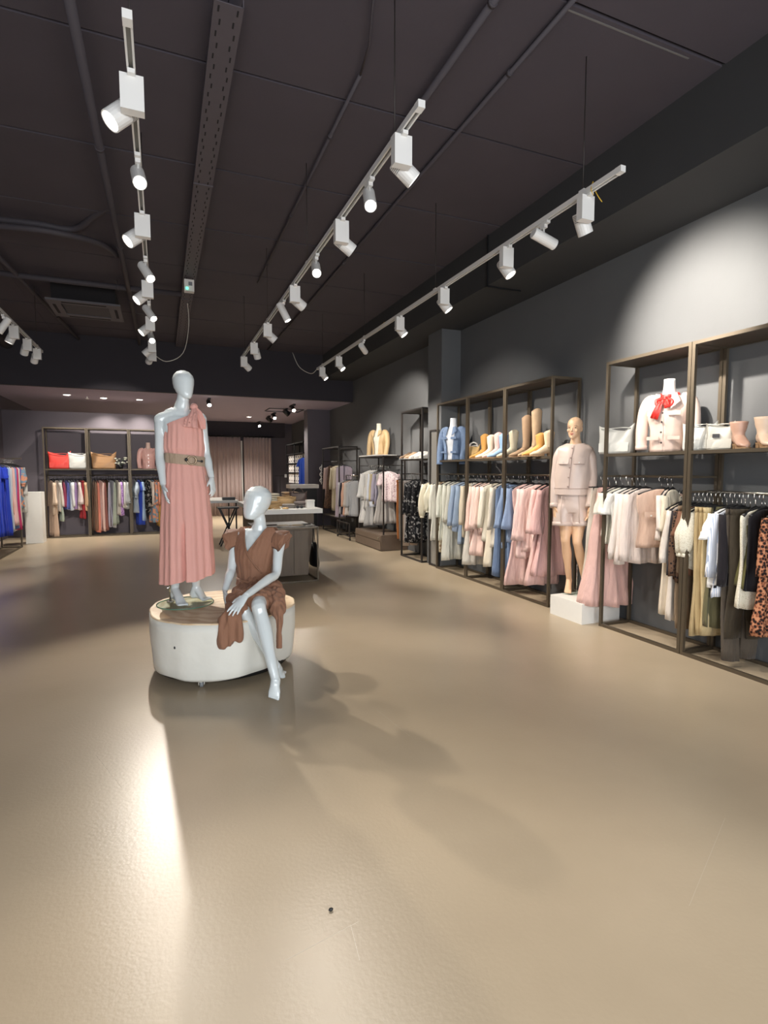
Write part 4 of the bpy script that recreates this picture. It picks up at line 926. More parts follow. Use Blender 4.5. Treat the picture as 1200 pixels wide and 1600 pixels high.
# belt
m_belt = fabric('belt_taupe', (168, 146, 124), 0.6, amt=0.06); m_el = pattern('belt_elastic', (118, 106, 94), (148, 134, 118), 'stripe', 40, 0.5)
def belt_pt(a, vofs, off=0.0):
    c, s_ = math.cos(a), math.sin(a)
    v = 718.5 + 3.4 * c * (1 if s_ > -0.2 else 1) + vofs
    return at(288, v, D) + SD * ((29.3 / FPX * D + .006 + off) * c) + FR * ((.116 + .006 + off) * s_)
def belt_seg(a0, a1, h, m, nm, off=0.0, k=40, par=None):
    rings = []
    for i in range(k + 1):
        a = lerp(a0, a1, i / k)
        rings.append([belt_pt(a, -h, off), belt_pt(a, h, off), belt_pt(a, h, off + .005), belt_pt(a, -h, off + .005)])
    return MB().loft(rings, smooth=False).build(nm, m, par or t)
bl = belt_seg(PI * 0.78, 2 * PI + 0.12 * PI, 6.6, m_el, 'belt_elastic')
fb_ = belt_seg(0.10 * PI, PI * 0.82, 7.6, m_belt, 'belt', .002)
bc = belt_pt(PI * 0.40, 0, .022)
MB().torus(bc, .033, .006, SD, UP, n=28, m=8).build('buckle_ring', mat('antique_metal', s2l(150, 132, 110), 0.3, 0.9), fb_)
bsd = (belt_pt(PI * 0.33, 0, .018) - belt_pt(PI * 0.47, 0, .018)).normalized()
MB().bar(bc + bsd * .026, bc + bsd * .075, .007).ellipsoid(bc + bsd * .078, .010, .008, .010).build('buckle_toggle', M_BLACK, fb_); MB().ellipsoid(bc - bsd * .042, .012, .008, .014).build('buckle_stud', M_BLACK, fb_)
# glass base and stand
o = MB().cyl((base.x, base.y, 0.486), (base.x, base.y, 0.494), 0.218, n=56).build('glass_base', M_GLASS, t, label='round clear glass base plate')
MB().torus((base.x, base.y, 0.490), 0.2165, 0.0036, (1, 0, 0), (0, 1, 0), n=64, m=6).build('glass_edge', M_GLASSE, t)
ps = onz(266.5, 940.5, 0.494)
MB().cyl((ps.x, ps.y, 0.494), (ps.x, ps.y, 0.502), 0.030, n=20).cyl((ps.x, ps.y, 0.502), (ps.x, ps.y, 0.92), 0.009, n=12).build('stand_pole', M_CHROME, t, label='chrome support pole')
MB().ellipsoid((ps.x - .018, ps.y, 0.61), .014, .008, .012).build('pole_screw', M_CHROME, t)

# ================================================================ SEATED MANNEQUIN (brown dress)
ang = math.radians(-12)
SD2 = RH * math.cos(ang) + FH * math.sin(ang); FR2 = -FH * math.cos(ang) + RH * math.sin(ang)
hipc = at(402, 922, 4.30)
t = thing('mannequin', (hipc.x, hipc.y, 0.485), 'seated glossy white mannequin in a brown wrap dress on the platform edge', 'mannequin')
mb = MB(); D2 = 4.28
mb.tube([at(402, 934, 4.28), at(402, 922, 4.30), at(400, 908, D2 + .02), at(398, 892, D2), at(397, 877, D2), at(398, 860, D2 - .01), at(401, 845, D2), at(403, 835, D2), at(405, 827, D2), at(406, 816, D2 - .01), at(404, 804, D2 - .02)],
        [(.10, .10), (.165, .115), (.145, .105), (.110, .085), (.118, .094), (.138, .104), (.152, .090), (.128, .070), (.064, .056), (.047, .050), (.046, .050)], n=24, side=SD2, sub=4)
for s_ in (-1, 1): mb.ellipsoid(at(398, 864, D2) + SD2 * (0.064 * s_) + FR2 * 0.068, .052, .042, .052, (SD2, FR2, UP))
hf = (-FH * 0.90 - RH * 0.42).normalized()
cr_d = (UP * 0.985 + FH * 0.10 + RH * 0.13).normalized()
chin = at(398, 812.5, D2 - .01)
up_, fw_, sd_, k_ = head_mesh(mb, chin, chin + cr_d * 0.275, hf - UP * 0.06, 1.22)
shL, shR = at(369, 839, D2 + .025), at(437, 841, D2 - .03)
for p in (shL, shR): mb.ellipsoid(p, .050, .048, .050)
mb.tube([at(390, 834, D2), shL], [(.06, .05), (.048, .048)], n=14); mb.tube([at(416, 835, D2), shR], [(.06, .05), (.048, .048)], n=14)
eL, wL = at(361.5, 890, D2 - .06), at(351.5, 922, D2 - .20)
arm_mesh(mb, shL, eL, wL); hand_mesh(mb, wL, at(353, 950, D2 - .27) - wL, RH * 0.9 + FH * 0.3, -FH * 0.7 + RH * 0.6, 1.0, 0.22)
eR, wR = at(431.5, 896, D2 - .14), at(384, 931, D2 - .50)
arm_mesh(mb, shR, eR, wR); hand_mesh(mb, wR, at(356, 965, D2 - .60) - wR, FH * 0.55 - UP * 0.8, -RH * 0.6 + UP * 0.8, 1.05, 0.16, spread=0.24)
# legs: far one tucked behind, near one stretched to the floor
kL, kR = at(380, 952, D2 - .38), at(404, 946, D2 - .45)
aL = at(431, 1040, 3.96); aR = at(430.5, 1062, 3.66)
leg_mesh(mb, at(390, 926, 4.26), kL, aL, 0.98, 0.012, -FH); leg_mesh(mb, at(415, 926, 4.26), kR, aR, 1.0, 0.012, -FH)
toeR = onz(427, 1094.5, 0.016); ballR = toeR.lerp(aR, 0.42); ballR.z = 0.062; heelR = aR + FH * 0.035 + V((0, 0, -0.045))
foot_mesh(mb, aR, heelR, ballR, toeR, -RH)
toeL = onz(447, 1053, 0.030); ballL = toeL.lerp(aL, 0.5); ballL.z = 0.055; heelL = aL + FH * 0.02 - RH * 0.03 + V((0, 0, -0.03))
foot_mesh(mb, aL, heelL, ballL, toeL, (FH + RH * 0.3))
mb.build('body', M_MANN, t, remesh=0.0048, smooth_it=6)
m_br = fabric('dress_brown', (140, 101, 79), 0.75, amt=0.06, bump=0.4)
rows = 24; rr = []
for i in range(rows + 1):
    f = i / rows; ring = []
    for j in range(N):
        a = 2 * PI * j / N; c, s_ = math.cos(a), math.sin(a); ac = abs(c)
        if s_ > 0: vt = lerp(860, 824, min(1, ac / 0.56)) if ac < 0.56 else 823 if ac < 0.90 else lerp(823, 850, (ac - 0.90) / 0.10)
        else: vt = lerp(826, 824, min(1, ac / 0.56)) if ac < 0.90 else lerp(823, 850, (ac - 0.90) / 0.10)
        v = lerp(912, vt, f)
        uc, hw, dep = interp([(822, 404, 30.5, .060), (830, 403, 35.0, .084), (842, 401, 35.5, .112), (858, 398.5, 33.5, .136), (872, 397, 31.0, .132), (888, 396.5, 27.5, .112), (902, 397, 26.0, .108), (912, 399, 30, .125)], v)
        k = 1 + 0.020 * math.sin(15 * a + 7 * f * c) * (0.3 + 0.7 * (1 - f)) + 0.010 * math.sin(29 * a + 3 * f)
        ring.append(at(uc, v, D2) + SD2 * (hw / FPX * D2 * c * k) + FR2 * (dep * s_ * k))
    rr.append(ring)
MB().loft(rr, cap0=False, cap1=False).build('bodice', m_br, t, label='brown V-necked wrap bodice')
def br_pt(v, c, off=0.0):
    uc, hw, dep = interp([(822, 404, 30.5, .060), (830, 403, 35.0, .084), (842, 401, 35.5, .112), (858, 398.5, 33.5, .136), (872, 397, 31.0, .132), (888, 396.5, 27.5, .112), (902, 397, 26.0, .108), (912, 399, 30, .125)], v)
    return at(uc, v, D2) + SD2 * (hw / FPX * D2 * c) + FR2 * (dep * math.sqrt(max(0, 1 - c * c)) + off)
MB().tube([br_pt(825, -.55, .002), br_pt(842, -.27, .003), br_pt(860, 0.0, .005), br_pt(876, .36, .006), br_pt(892, .74, .006)], .0055, n=6, sub=4).tube([br_pt(825, .55, .002), br_pt(842, .28, .003), br_pt(859, .02, .003)], .005, n=6, sub=4).build('wrap_edge', m_br, t)
MB().tube([br_pt(903, -.92, .006), br_pt(903, -.5, .010), br_pt(905, 0, .010), br_pt(905, .5, .010), br_pt(904, .92, .006)], .010, n=8, sub=3).tube([br_pt(903, -.55, .018), br_pt(911, -.5, .03), br_pt(918, -.42, .03), br_pt(912, -.28, .032), br_pt(904, -.4, .02)], .006, n=6, sub=4).tube([br_pt(904, -.45, .018), br_pt(914, -.62, .03), br_pt(925, -.6, .05)], .0065, n=6, sub=3).build('waist_tie', m_br, t)
# flutter sleeves
def flutter(c, arc, outward, drop, wid, name='flutter_sleeve'):
    rings = []; K = 26
    for i in range(7):
        f = i / 6; A_, B_ = [], []
        for k in range(K + 1):
            q = k / K; p = arc(q)
            o = outward(q).normalized()
            w = wid * math.sin(PI * min(1, max(0, 0.12 + 0.8 * q))) ** 0.6
            pp = p + o * (w * f * 0.75) + V((0, 0, -drop * f * f)) + o * (0.017 * f * math.sin(9 * PI * q)) + UP * (0.004 * f * math.sin(7 * PI * q + 1))
            A_.append(pp); B_.append(pp - o * 0.004 - V((0, 0, 0.003)))
        rings.append(A_ + B_[::-1])
    return MB().loft(rings).build(name, m_br, t)
for s_, sh in ((-1, shL), (1, shR)):
    ctr = sh + SD2 * (-0.020 * s_)
    def arc(q, ctr=ctr, s_=s_):
        a = lerp(-0.62 * PI, 0.62 * PI, q)
        return ctr + FR2 * (-0.075 * math.sin(a)) + UP * (0.088 * math.cos(a) - 0.030) + SD2 * (-0.018 * s_)
    flutter(ctr, arc, lambda q, s_=s_: SD2 * s_ + UP * 0.25 * math.cos(lerp(-0.62 * PI, 0.62 * PI, q)) - FR2 * (0.35 * math.sin(lerp(-0.62 * PI, 0.62 * PI, q))), 0.030, 0.150)
# skirt
sk = MB()
sk.tube([at(400, 906, D2), at(401, 918, D2 - .01), at(401, 928, D2 - .10), at(396, 935, D2 - .26), at(390, 941, D2 - .40)], [(.140, .115), (.185, .130), (.190, .105), (.172, .090), (.135, .070)], n=32, side=RH, sub=4)
sk.tube([at(376, 940, D2 - .32), at(366, 956, D2 - .44), at(360, 976, D2 - .475), at(359, 999, D2 - .48), at(361, 1007, D2 - .48)], [(.060, .050), (.072, .050), (.082, .042), (.088, .040), (.080, .032)], n=24, side=RH, sub=4)
sk.tube([at(428, 922, D2 - .10), at(434, 938, D2 - .28), at(436, 962, D2 - .42), at(436, 988, D2 - .44), at(437, 1013, D2 - .44)], [(.070, .070), (.058, .060), (.040, .035), (.030, .024), (.020, .016)], n=20, side=RH, sub=4)
sk.tube([at(412, 930, D2 - .20), at(426, 940, D2 - .30), at(436, 955, D2 - .34)], [(.06, .05), (.05, .04), (.03, .03)], n=16, side=RH, sub=3)
so = sk.build('skirt', m_br, t, remesh=0.0065, smooth_it=5)
_o = _org[so.name]
_co = [v_.co.copy() for v_ in so.data.vertices]; _no = [v_.normal.copy() for v_ in so.data.vertices]; _new = []
for c_, n_ in zip(_co, _no):
    p = c_ + _o; nz = noise.noise(V((p.x * 30, p.y * 30, p.z * 4))) * 0.026 + noise.noise(V((p.x * 11, p.y * 11, p.z * 4))) * 0.018
    _new.extend(c_ + n_ * nz)
so.data.vertices.foreach_set('co', _new); so.data.update()

# ================================================================ PEDESTAL MANNEQUIN (pale pink suit)
t = thing('pedestal', (4.13, 4.44, 0), 'low white square pedestal between the two wall racks', 'pedestal')
MB().box((4.13, 4.44, 0.105), (0.50, 0.48, 0.21)).build('box', M_WHITE, t)
ang = math.radians(-28)
SD3 = RH * math.cos(ang) + FH * math.sin(ang); FR3 = -FH * math.cos(ang) + RH * math.sin(ang)
gb3 = onz(899, 925, 0.215)
t = thing('mannequin', (gb3.x, gb3.y, 0.212), 'bald skin-toned mannequin in a pale pink jacket and shorts on the white pedestal', 'mannequin')
D3 = 5.80
mb = MB()
mb.tube([at(894, 799, D3), at(894, 790, D3), at(894, 775, D3), at(894, 757, D3), at(895, 740, D3), at(896, 723, D3 - .01), at(898, 708, D3), at(899, 700, D3), at(899.5, 694, D3), at(899.5, 683, D3 - .01), at(899.5, 672, D3)],
        [(.08, .08), (.150, .105), (.145, .100), (.115, .090), (.125, .098), (.145, .108), (.155, .090), (.125, .070), (.062, .055), (.046, .049), (.046, .050)], n=24, side=SD3, sub=4)
hf3 = (-FH * 0.80 - RH * 0.60).normalized()
chin3 = at(897.5, 685.5, D3)
up3, fw3, sd3, k3 = head_mesh(mb, chin3, chin3 + (UP + RH * .02) * 0.232, hf3, 1.05, face=True)
shL, shR = at(875, 706, D3 + .07), at(921, 706, D3 - .07)
wL3, wR3 = at(866, 791, D3 + .02), at(921.5, 792, D3 - .16)
eL3, eR3 = at(868, 748, D3 + .08), at(925.5, 748, D3 - .05)
mb.tube([at(888, 706, D3), shL], [(.045, .045), (.044, .044)], n=14); mb.tube([at(908, 706, D3), shR], [(.045, .045), (.044, .044)], n=14)
arm_mesh(mb, shL, eL3, wL3); hand_mesh(mb, wL3, at(867, 812, D3 - .0) - wL3, RH, -FH + RH * .2, 1.0, 0.3)
arm_mesh(mb, shR, eR3, wR3); hand_mesh(mb, wR3, at(916.5, 815, D3 - .19) - wR3, -RH + FH * .1, -FH, 1.0, 0.3)
for hp, kn, toe in ((at(885, 808, D3 + .03), at(883.5, 842, D3 - .02), onz(886.5, 926.5, 0.235)), (at(904, 808, D3 - .03), at(902, 846, D3 - .08), onz(911.5, 929.5, 0.235))):
    fd = (FR3 * 1.0 + SD3 * (0.05)).normalized()
    an = toe - fd * 0.135; an.z = 0.36
    leg_mesh(mb, hp, kn, an, 0.94, 0.012, FR3)
    ball = toe - fd * 0.045; ball.z = 0.243; heel = an - fd * 0.035; heel.z = 0.315
    foot_mesh(mb, an, heel, ball, toe, UP.cross(fd) * -1, 0.95)
mb.build('body', M_SKIN, t, remesh=0.0048, smooth_it=4)
q3 = lambda f, s_, u_: chin3 + fw3 * (f * k3) + sd3 * (s_ * k3) + up3 * (u_ * 0.232)
for s_ in (-1, 1):
    MB().ellipsoid(q3(.0835, .030 * s_, .475), .013, .006, .0055, (sd3, fw3, up3), 12, 6).build('eye', mat('painted_eye', s2l(58, 44, 38), 0.4), t)
    MB().tube([q3(.088, .014 * s_, .545), q3(.088, .032 * s_, .565), q3(.074, .050 * s_, .545)], .0028, n=5, sub=3).build('eyebrow', mat('painted_brow', s2l(120, 84, 62), 0.6), t)
MB().ellipsoid(q3(.0945, 0, .205), .020, .006, .0055, (sd3, fw3, up3), 12, 6).ellipsoid(q3(.093, 0, .180), .017, .006, .006, (sd3, fw3, up3), 12, 6).build('lips', mat('painted_lips', s2l(196, 120, 104), 0.4), t)
m_suit = mat('pale_pink_satin', s2l(206, 186, 175), 0.36, noise_amt=0.05, noise_scale=7, bump=0.25, bump_scale=14, spec=0.5)
mk = mat('satin_seam', s2l(166, 142, 132), 0.6)
rows = 18; rr = []
PROFJ = [(692, 899.5, 12, .068), (696, 899, 21, .086), (702, 898.5, 26.0, .108), (716, 896.5, 24, .130), (730, 895, 24.5, .136), (750, 893, 25, .132), (765, 892, 24.5, .134), (772, 892, 24.5, .136)]
for i in range(rows + 1):
    f = i / rows; ring = []
    for j in range(80):
        a = 2 * PI * j / 80; c, s_ = math.cos(a), math.sin(a); ac = abs(c)
        v = lerp(772, 692.5 + 2.5 * max(0, s_) * (1 - ac), f)
        uc, hw, dep = interp(PROFJ, v); k = 1 + 0.012 * math.sin(9 * a + 5 * f)
        ring.append(at(uc, v, D3) + SD3 * (hw / FPX * D3 * c * k * 1.06) + FR3 * (dep * s_ * k))
    rr.append(ring)
jk = MB().loft(rr, cap0=False, cap1=False).build('jacket', m_suit, t, label='pale pink satin jacket with chest pockets')
def jp(v, c, off=0.004):
    uc, hw, dep = interp(PROFJ, v)
    return at(uc, v, D3) + SD3 * (hw / FPX * D3 * c * 1.06) + FR3 * (dep * math.sqrt(max(0, 1 - c * c)) + off)
for s_, sh, el, wr in ((-1, shL, eL3, wL3), (1, shR, eR3, wR3)):
    MB().tube([sh + UP * .018 - SD3 * (.045 * s_), sh + UP * .010 - SD3 * (.012 * s_), V(sh).lerp(el, .22) + SD3 * (.006 * s_), V(sh).lerp(el, .55) + SD3 * (.004 * s_), el, V(el).lerp(wr, .5), wr + (V(wr) - V(el)).normalized() * 0.012], [.040, .050, .057, .053, .050, .047, .042], n=20, sub=5).build('sleeve', m_suit, t)
    MB().tube([wr - (V(wr) - V(el)).normalized() * 0.03, wr + (V(wr) - V(el)).normalized() * 0.014], [.047, .047], n=20).build('cuff', m_suit, t)
    pf = MB()
    pf.loft([[jp(v, lerp(.16 * s_ , .74 * s_, k / 8), o) for k in range(9)] + [jp(v, lerp(.16 * s_, .74 * s_, k / 8), 0.0) for k in range(8, -1, -1)] for v, o in ((716, .006), (720, .012), (725, .015))], smooth=False)
    po = pf.build('pocket_flap', m_suit, t)
    MB().tube([jp(725.5, lerp(.16, .74, k / 8) * s_, .015) for k in range(9)], .0030, n=5).build('flap_seam', mk, po)
    MB().cyl(jp(723, .45 * s_, .013), jp(723, .45 * s_, .020), .007, n=10).build('button', M_WHITE, po)
MB().tube([jp(v, 0.0, .003) for v in range(697, 773, 5)], .0028, n=5).build('placket', mk, jk)
for v in (701, 716, 731, 746, 760): MB().cyl(jp(v, -.06, .003), jp(v, -.06, .009), .008, n=10).build('button', mk, jk)
MB().loft([[jp(v, math.cos(PI * k / 24), o) for k in range(25)] + [jp(v, math.cos(PI * k / 24), o - .006) for k in range(24, -1, -1)] for v, o in ((763.5, .007), (772.5, .010))], smooth=False).build('waistband', m_suit, jk)
MB().tube([jp(763, math.cos(PI * k / 20), .008) for k in range(21)], .0028, n=5).build('waist_seam', mk, jk)
# shorts
sh_ = MB()
sh_.tube([at(893, 766, D3), at(893.5, 778, D3), at(894.5, 792, D3), at(895, 801, D3)], [(.140, .112), (.162, .128), (.178, .134), (.172, .124)], n=40, side=SD3, sub=3)
for s_, u0, dd in ((-1, 881, .03), (1, 907, -.03)):
    sh_.tube([at(lerp(895, u0, .6), 786, D3 + dd), at(u0, 800, D3 + dd), at(u0 + s_ * 1.0, 820.5, D3 + dd)], [(.092, .118), (.100, .126), (.110, .122)], n=32, side=SD3, sub=3)
sho = sh_.build('shorts', m_suit, t, remesh=0.007, smooth_it=3)
for s_, u0, dd in ((-1, 881, .03), (1, 907, -.03)):
    MB().tube([at(u0 + s_ * 0.8, 815.5, D3 + dd), at(u0 + s_ * 1.0, 821.5, D3 + dd)], [(.114, .127), (.116, .127)], n=32, side=SD3).build('turn_up', m_suit, sho)
    MB().tube([at(u0, 774, D3 + dd) + FR3 * .126, at(u0 + s_, 795, D3 + dd) + FR3 * .134, at(u0 + s_, 816, D3 + dd) + FR3 * .130], .004, n=5).build('crease', m_suit, sho)
MB().torus(at(898, 697.5, D3 - .0), .056, .0030, SD3, FR3 - UP * .35, n=28, m=5).build('necklace', M_CHROME, t)
MB().cyl((gb3.x, gb3.y, 0.2115), (gb3.x, gb3.y, 0.220), 0.17, n=40).build('glass_base', M_GLASS, t)
sp_ = onz(901, 922, 0.222)
MB().cyl((sp_.x, sp_.y, 0.220), (sp_.x, sp_.y, 0.228), 0.03, n=16).cyl((sp_.x, sp_.y, 0.222), (sp_.x, sp_.y, 0.52), 0.009, n=10).build('stand_pole', M_CHROME, t)

# ================================================================ BUSTS, BOOTS, SHOES, BAGS
def bust(name, label, base, fwd, m_jk, m_in, collar_m=None, scarf=None, sleeve_drop=0.40, open_front=True, pockets=False, scale=1.0):
    base = V(base); fwd = V(fwd).normalized(); sd = UP.cross(fwd) * -1
    t = thing(name, base, label, 'bust form')
    q = lambda s_, f, z: base + sd * (s_ * scale) + fwd * (f * scale) + UP * (z * scale)
    tb = [(0, .125, .095), (.10, .118, .092), (.20, .118, .095), (.32, .145, .112), (.42, .155, .092), (.475, .120, .068), (.515, .056, .052), (.58, .048, .050), (.645, .046, .050)]
    n = 32
    rings = [[q(w * math.cos(2 * PI * j / n), dp * math.sin(2 * PI * j / n), z) for j in range(n)] for z, w, dp in ((lerp(0, .645, i / 24), *interp(tb, lerp(0, .645, i / 24))) for i in range(25))]
    MB().loft(rings).build('torso_form', mat('bust_white', s2l(225, 222, 216), 0.5) if m_in is None else m_in, t)
    # jacket
    jt = [(0, .150, .125), (.08, .146, .122), (.20, .148, .122), (.32, .170, .136), (.41, .178, .115), (.465, .145, .086), (.505, .075, .070)]
    rr = []; N_ = 64
    for i in range(19):
        f = i / 18; ring = []; inner = []
        gap = (0.30 + 0.25 * f) if open_front else 0.0
        for j in range(N_ + 1):
            a = PI / 2 + gap + (2 * PI - 2 * gap) * j / N_; c, s_ = math.cos(a), math.sin(a)
            zt = 0.505
            if not open_front and s_ > 0 and abs(c) < 0.5: zt = lerp(0.47, 0.505, (abs(c) / 0.5) ** 0.8)
            z = lerp(0.0, zt, f); w, dp = interp(jt, z)
            k = 1 + 0.025 * math.sin(7 * a + 9 * f) + 0.015 * math.sin(13 * a)
            ring.append(q(w * c * k, dp * s_ * k, z)); inner.append(q(w * c * k * .95, dp * s_ * k * .95, z))
        rr.append(ring + inner[::-1])
    jk = MB().loft(rr).build('jacket', m_jk, t)
    for s_ in (-1, 1):
        MB().tube([q(.105 * s_, 0, .475), q(.160 * s_, 0, .455), q(.192 * s_, .005, .38), q(.212 * s_, .02, .24), q(.208 * s_, .05, .10), q(.200 * s_, .07, .44 - sleeve_drop)], [.045 * scale, .058 * scale, .058 * scale, .052 * scale, .048 * scale, .046 * scale], n=18, sub=4).build('sleeve', m_jk, t)
        e = q(.200 * s_, .07, .44 - sleeve_drop); MB().tube([e + UP * .03, e - UP * .006], .050 * scale, n=16).build('cuff', m_jk, t)
        MB().prism([q(.045 * s_, .080, .505), q(.085 * s_, .075, .515), q(.120 * s_, .100, .44), q(.085 * s_, .130, .40), q(.05 * s_, .135, .37)], fwd * 0.010).build('lapel', collar_m or m_jk, t)
        if pockets:
            o = MB().box(q(.085 * s_, .139, .335), (.10 * scale, .012, .035 * scale), rot=Matrix((sd, fwd, UP)).transposed()).build('pocket_flap', m_jk, jk)
            MB().box(q(.085 * s_, .136, .12), (.10 * scale, .014, .03 * scale), rot=Matrix((sd, fwd, UP)).transposed()).build('pocket_flap', m_jk, jk)
    for z in (() if open_front else (.08, .17, .26, .34)): MB().cyl(q(.012, .122 + .03 * math.sin(z * 9) ** 2, z), q(.012, .134 + .03 * math.sin(z * 9) ** 2, z), .008, n=8).build('button', M_CHROME, jk)
    if scarf:
        sc_ = MB().torus(q(0, .005, .505), .072 * scale, .018 * scale, sd, fwd + UP * -.25, n=26, m=8)
        sc_.tube([q(.02, .09, .47), q(.07, .12, .45), q(.05, .13, .40), q(.01, .115, .455)], .016, n=8, sub=4)
        sc_.tube([q(-.01, .09, .47), q(-.06, .12, .44), q(-.045, .13, .40), q(-.01, .115, .455)], .014, n=8, sub=4)
        sc_.ellipsoid(q(.0, .110, .465), .020, .018, .020)
        so_ = sc_.build('scarf', scarf, t, label='red silk neck scarf')
        MB().loft(strip([q(.01, .12, .46), q(.035, .150, .41), q(.055, .158, .35), q(.075, .158, .29)], [.02, .045, .06, .065], fwd, 2, 0.006)).build('scarf_end', scarf, so_)
        MB().loft(strip([q(-.01, .12, .46), q(-.02, .150, .42), q(-.03, .156, .38)], [.02, .04, .045], fwd, 2, 0.006)).build('scarf_end', scarf, so_)
    return t
def boot(name, label, loc, toe_dir, m, h=0.28, L=0.26, heel=0.045, group=None, wide=1.0, sole_m=None, cuff=True):
    loc = V(loc); d = V(toe_dir); d.z = 0; d.normalize(); sd = UP.cross(d)
    t = thing(name, loc, label, 'boot' if h > 0.12 else 'shoe', group)
    q = lambda f, s_, z: loc + d * f + sd * s_ + UP * z
    mb = MB(); n = 20
    foot = []
    for i in range(12):
        f = i / 11; x = lerp(-0.045, L - 0.06, f)
        w = interp([(0, .028), (.3, .034), (.65, .040), (.88, .028), (1, .006)], f)[0] * wide
        hh = interp([(0, .050), (.25, .055), (.5, .040), (.8, .024), (1, .010)], f)[0]
        z0 = interp([(0, heel), (.35, heel * .85), (.62, .012), (1, .014)], f)[0]
        foot.append([q(x, w * math.cos(2 * PI * j / n), z0 + hh + hh * math.sin(2 * PI * j / n)) for j in range(n)])
    mb.loft(foot)
    zb = heel + 0.05
    sh_r = []
    for i in range(9):
        f = i / 8; z = lerp(zb, h, f)
        rx, ry, cx = interp([(0, .050, .034, .005), (.25, .045, .034, -.002), (.7, .058, .046, -.004), (1, .064, .052, -.004)], f)
        sh_r.append([q(cx + rx * math.cos(2 * PI * j / n), ry * wide * math.sin(2 * PI * j / n), z + (0.018 * math.cos(2 * 2 * PI * j / n) * -1 if (i == 8 and cuff) else 0)) for j in range(n)])
    if h > 0.12: mb.loft(sh_r)
    up_ = mb.build('upper', m, t, remesh=0)
    sm_ = sole_m or mat('boot_sole', s2l(150, 120, 88), 0.6)
    MB().box(q(-0.018, 0, heel / 2), (0.055, 0.052 * wide, heel), rot=Matrix((d, sd, UP)).transposed()).build('heel', sm_, t)
    so = []
    for i in range(10):
        f = i / 9; x = lerp(-0.045, L - 0.056, f); w = interp([(0, .028), (.3, .032), (.65, .042), (.88, .030), (1, .008)], f)[0] * wide
        z0 = interp([(0, heel), (.35, heel * .85), (.62, .003), (1, .006)], f)[0]
        so.append([q(x, -w, z0 - .003), q(x, w, z0 - .003), q(x, w, z0 + .010), q(x, -w, z0 + .010)])
    MB().loft(so, smooth=False).build('sole', sm_, t)
    return t
def tote(name, label, loc, fwd, m, w=0.40, h=0.26, dp=0.14, handle=None, hm=None, slump=0.0, clasp=None):
    loc = V(loc); fwd = V(fwd); fwd.z = 0; fwd.normalize(); sd = UP.cross(fwd) * -1
    t = thing(name, loc, label, 'handbag')
    q = lambda s_, f, z: loc + sd * s_ + fwd * f + UP * z
    rings = []; n = 40
    for i in range(12):
        f = i / 11; z = h * f
        ww = w / 2 * (lerp(0.92, 1.0, f) + 0.02 * math.sin(8 * f)); dd = dp / 2 * lerp(1.0, 0.30, f ** 1.6)
        rings.append([q(ww * math.copysign(abs(math.cos(a)) ** 0.6, math.cos(a)), dd * math.copysign(abs(math.sin(a)) ** 0.6, math.sin(a)) * (1 + 0.10 * math.sin(5 * math.cos(a) + 6 * f)), z - (0.035 + slump) * f ** 2 * math.cos(math.cos(a) * 2.6) * (h / .25) + 0.012 * f * math.sin(4 * math.cos(a) + 1) + (0.004 if i else 0)) for a in (2 * PI * j / n for j in range(n))])
    b = MB().loft(rings).build('body', m, t)
    MB().tube([q(-w * .44, dp * .20, h * .97), q(-w * .2, dp * .26, h * 1.0), q(w * .2, dp * .26, h * .98), q(w * .44, dp * .20, h * 1.0)], .005, n=6, sub=3).build('zip', hm or m, b)
    if handle:
        for s_ in (-1, 1):
            MB().torus(q(0, dp * .16 * s_, h * .93), handle, .007, sd, UP, n=20, m=6, arc=PI).build('handle', hm or m, t)
    if clasp: MB().box(q(w * .1, dp * .46, h * .55), (.05, .02, .03), rot=Matrix((sd, fwd, UP)).transposed()).build('clasp', clasp, t)
    MB().prism([q(-w * .42, dp * .47, h * .08), q(w * .42, dp * .47, h * .08), q(w * .43, dp * .40, h * .42), q(-w * .43, dp * .40, h * .42)], fwd * 0.006).build('pocket_panel', m, b)
    return t
SZ = SHZ + 0.001
CAMD = V((-1, -0.35, 0))
yx = lambda u, x=4.20, v=705: onx(u, v, x).y
# near bay
m_jp = mat('pale_pink_cotton', s2l(204, 182, 170), 0.6, noise_amt=0.05, noise_scale=8, bump=0.2, bump_scale=16)
bust('bust_form', 'white bust in a pale pink jacket with a red neck scarf on the near shelf', (4.21, yx(1041), SZ), (-0.9, -0.42, 0), m_jp, None, scarf=mat('red_silk', s2l(198, 46, 40), 0.35, noise_amt=0.25, noise_scale=9), open_front=False, pockets=True, sleeve_drop=0.41)
m_wl = mat('white_leather', s2l(200, 200, 194), 0.38, noise_amt=0.04, bump=0.3, bump_scale=18)
tote('handbag', 'white leather tote left of the bust with red scarf', (4.14, yx(966, 4.14) + 0.03, SZ), (-0.9, -0.35, 0), m_wl, 0.34, 0.25, 0.14, slump=0.01)
tote('handbag', 'white leather tote right of the bust, behind the double post', (4.21, yx(1092, 4.21), SZ), (-0.9, -0.4, 0), m_wl, 0.26, 0.22, 0.13)
tote('handbag', 'cream leather handbag with side clasp next to the ankle boots', (4.22, yx(1122, 4.22) - 0.01, SZ), (-0.9, -0.5, 0), mat('cream_leather', s2l(202, 198, 186), 0.4, bump=0.2, bump_scale=18), 0.20, 0.21, 0.12, clasp=M_CHROME)
boot('ankle_boot', 'nude pink ankle boot on the near shelf, left one', (4.24, yx(1153, 4.24), SZ), (-0.55, -0.8, 0), mat('nude_leather', s2l(190, 152, 132), 0.4), 0.22, 0.22, 0.04, cuff=False, wide=1.25)
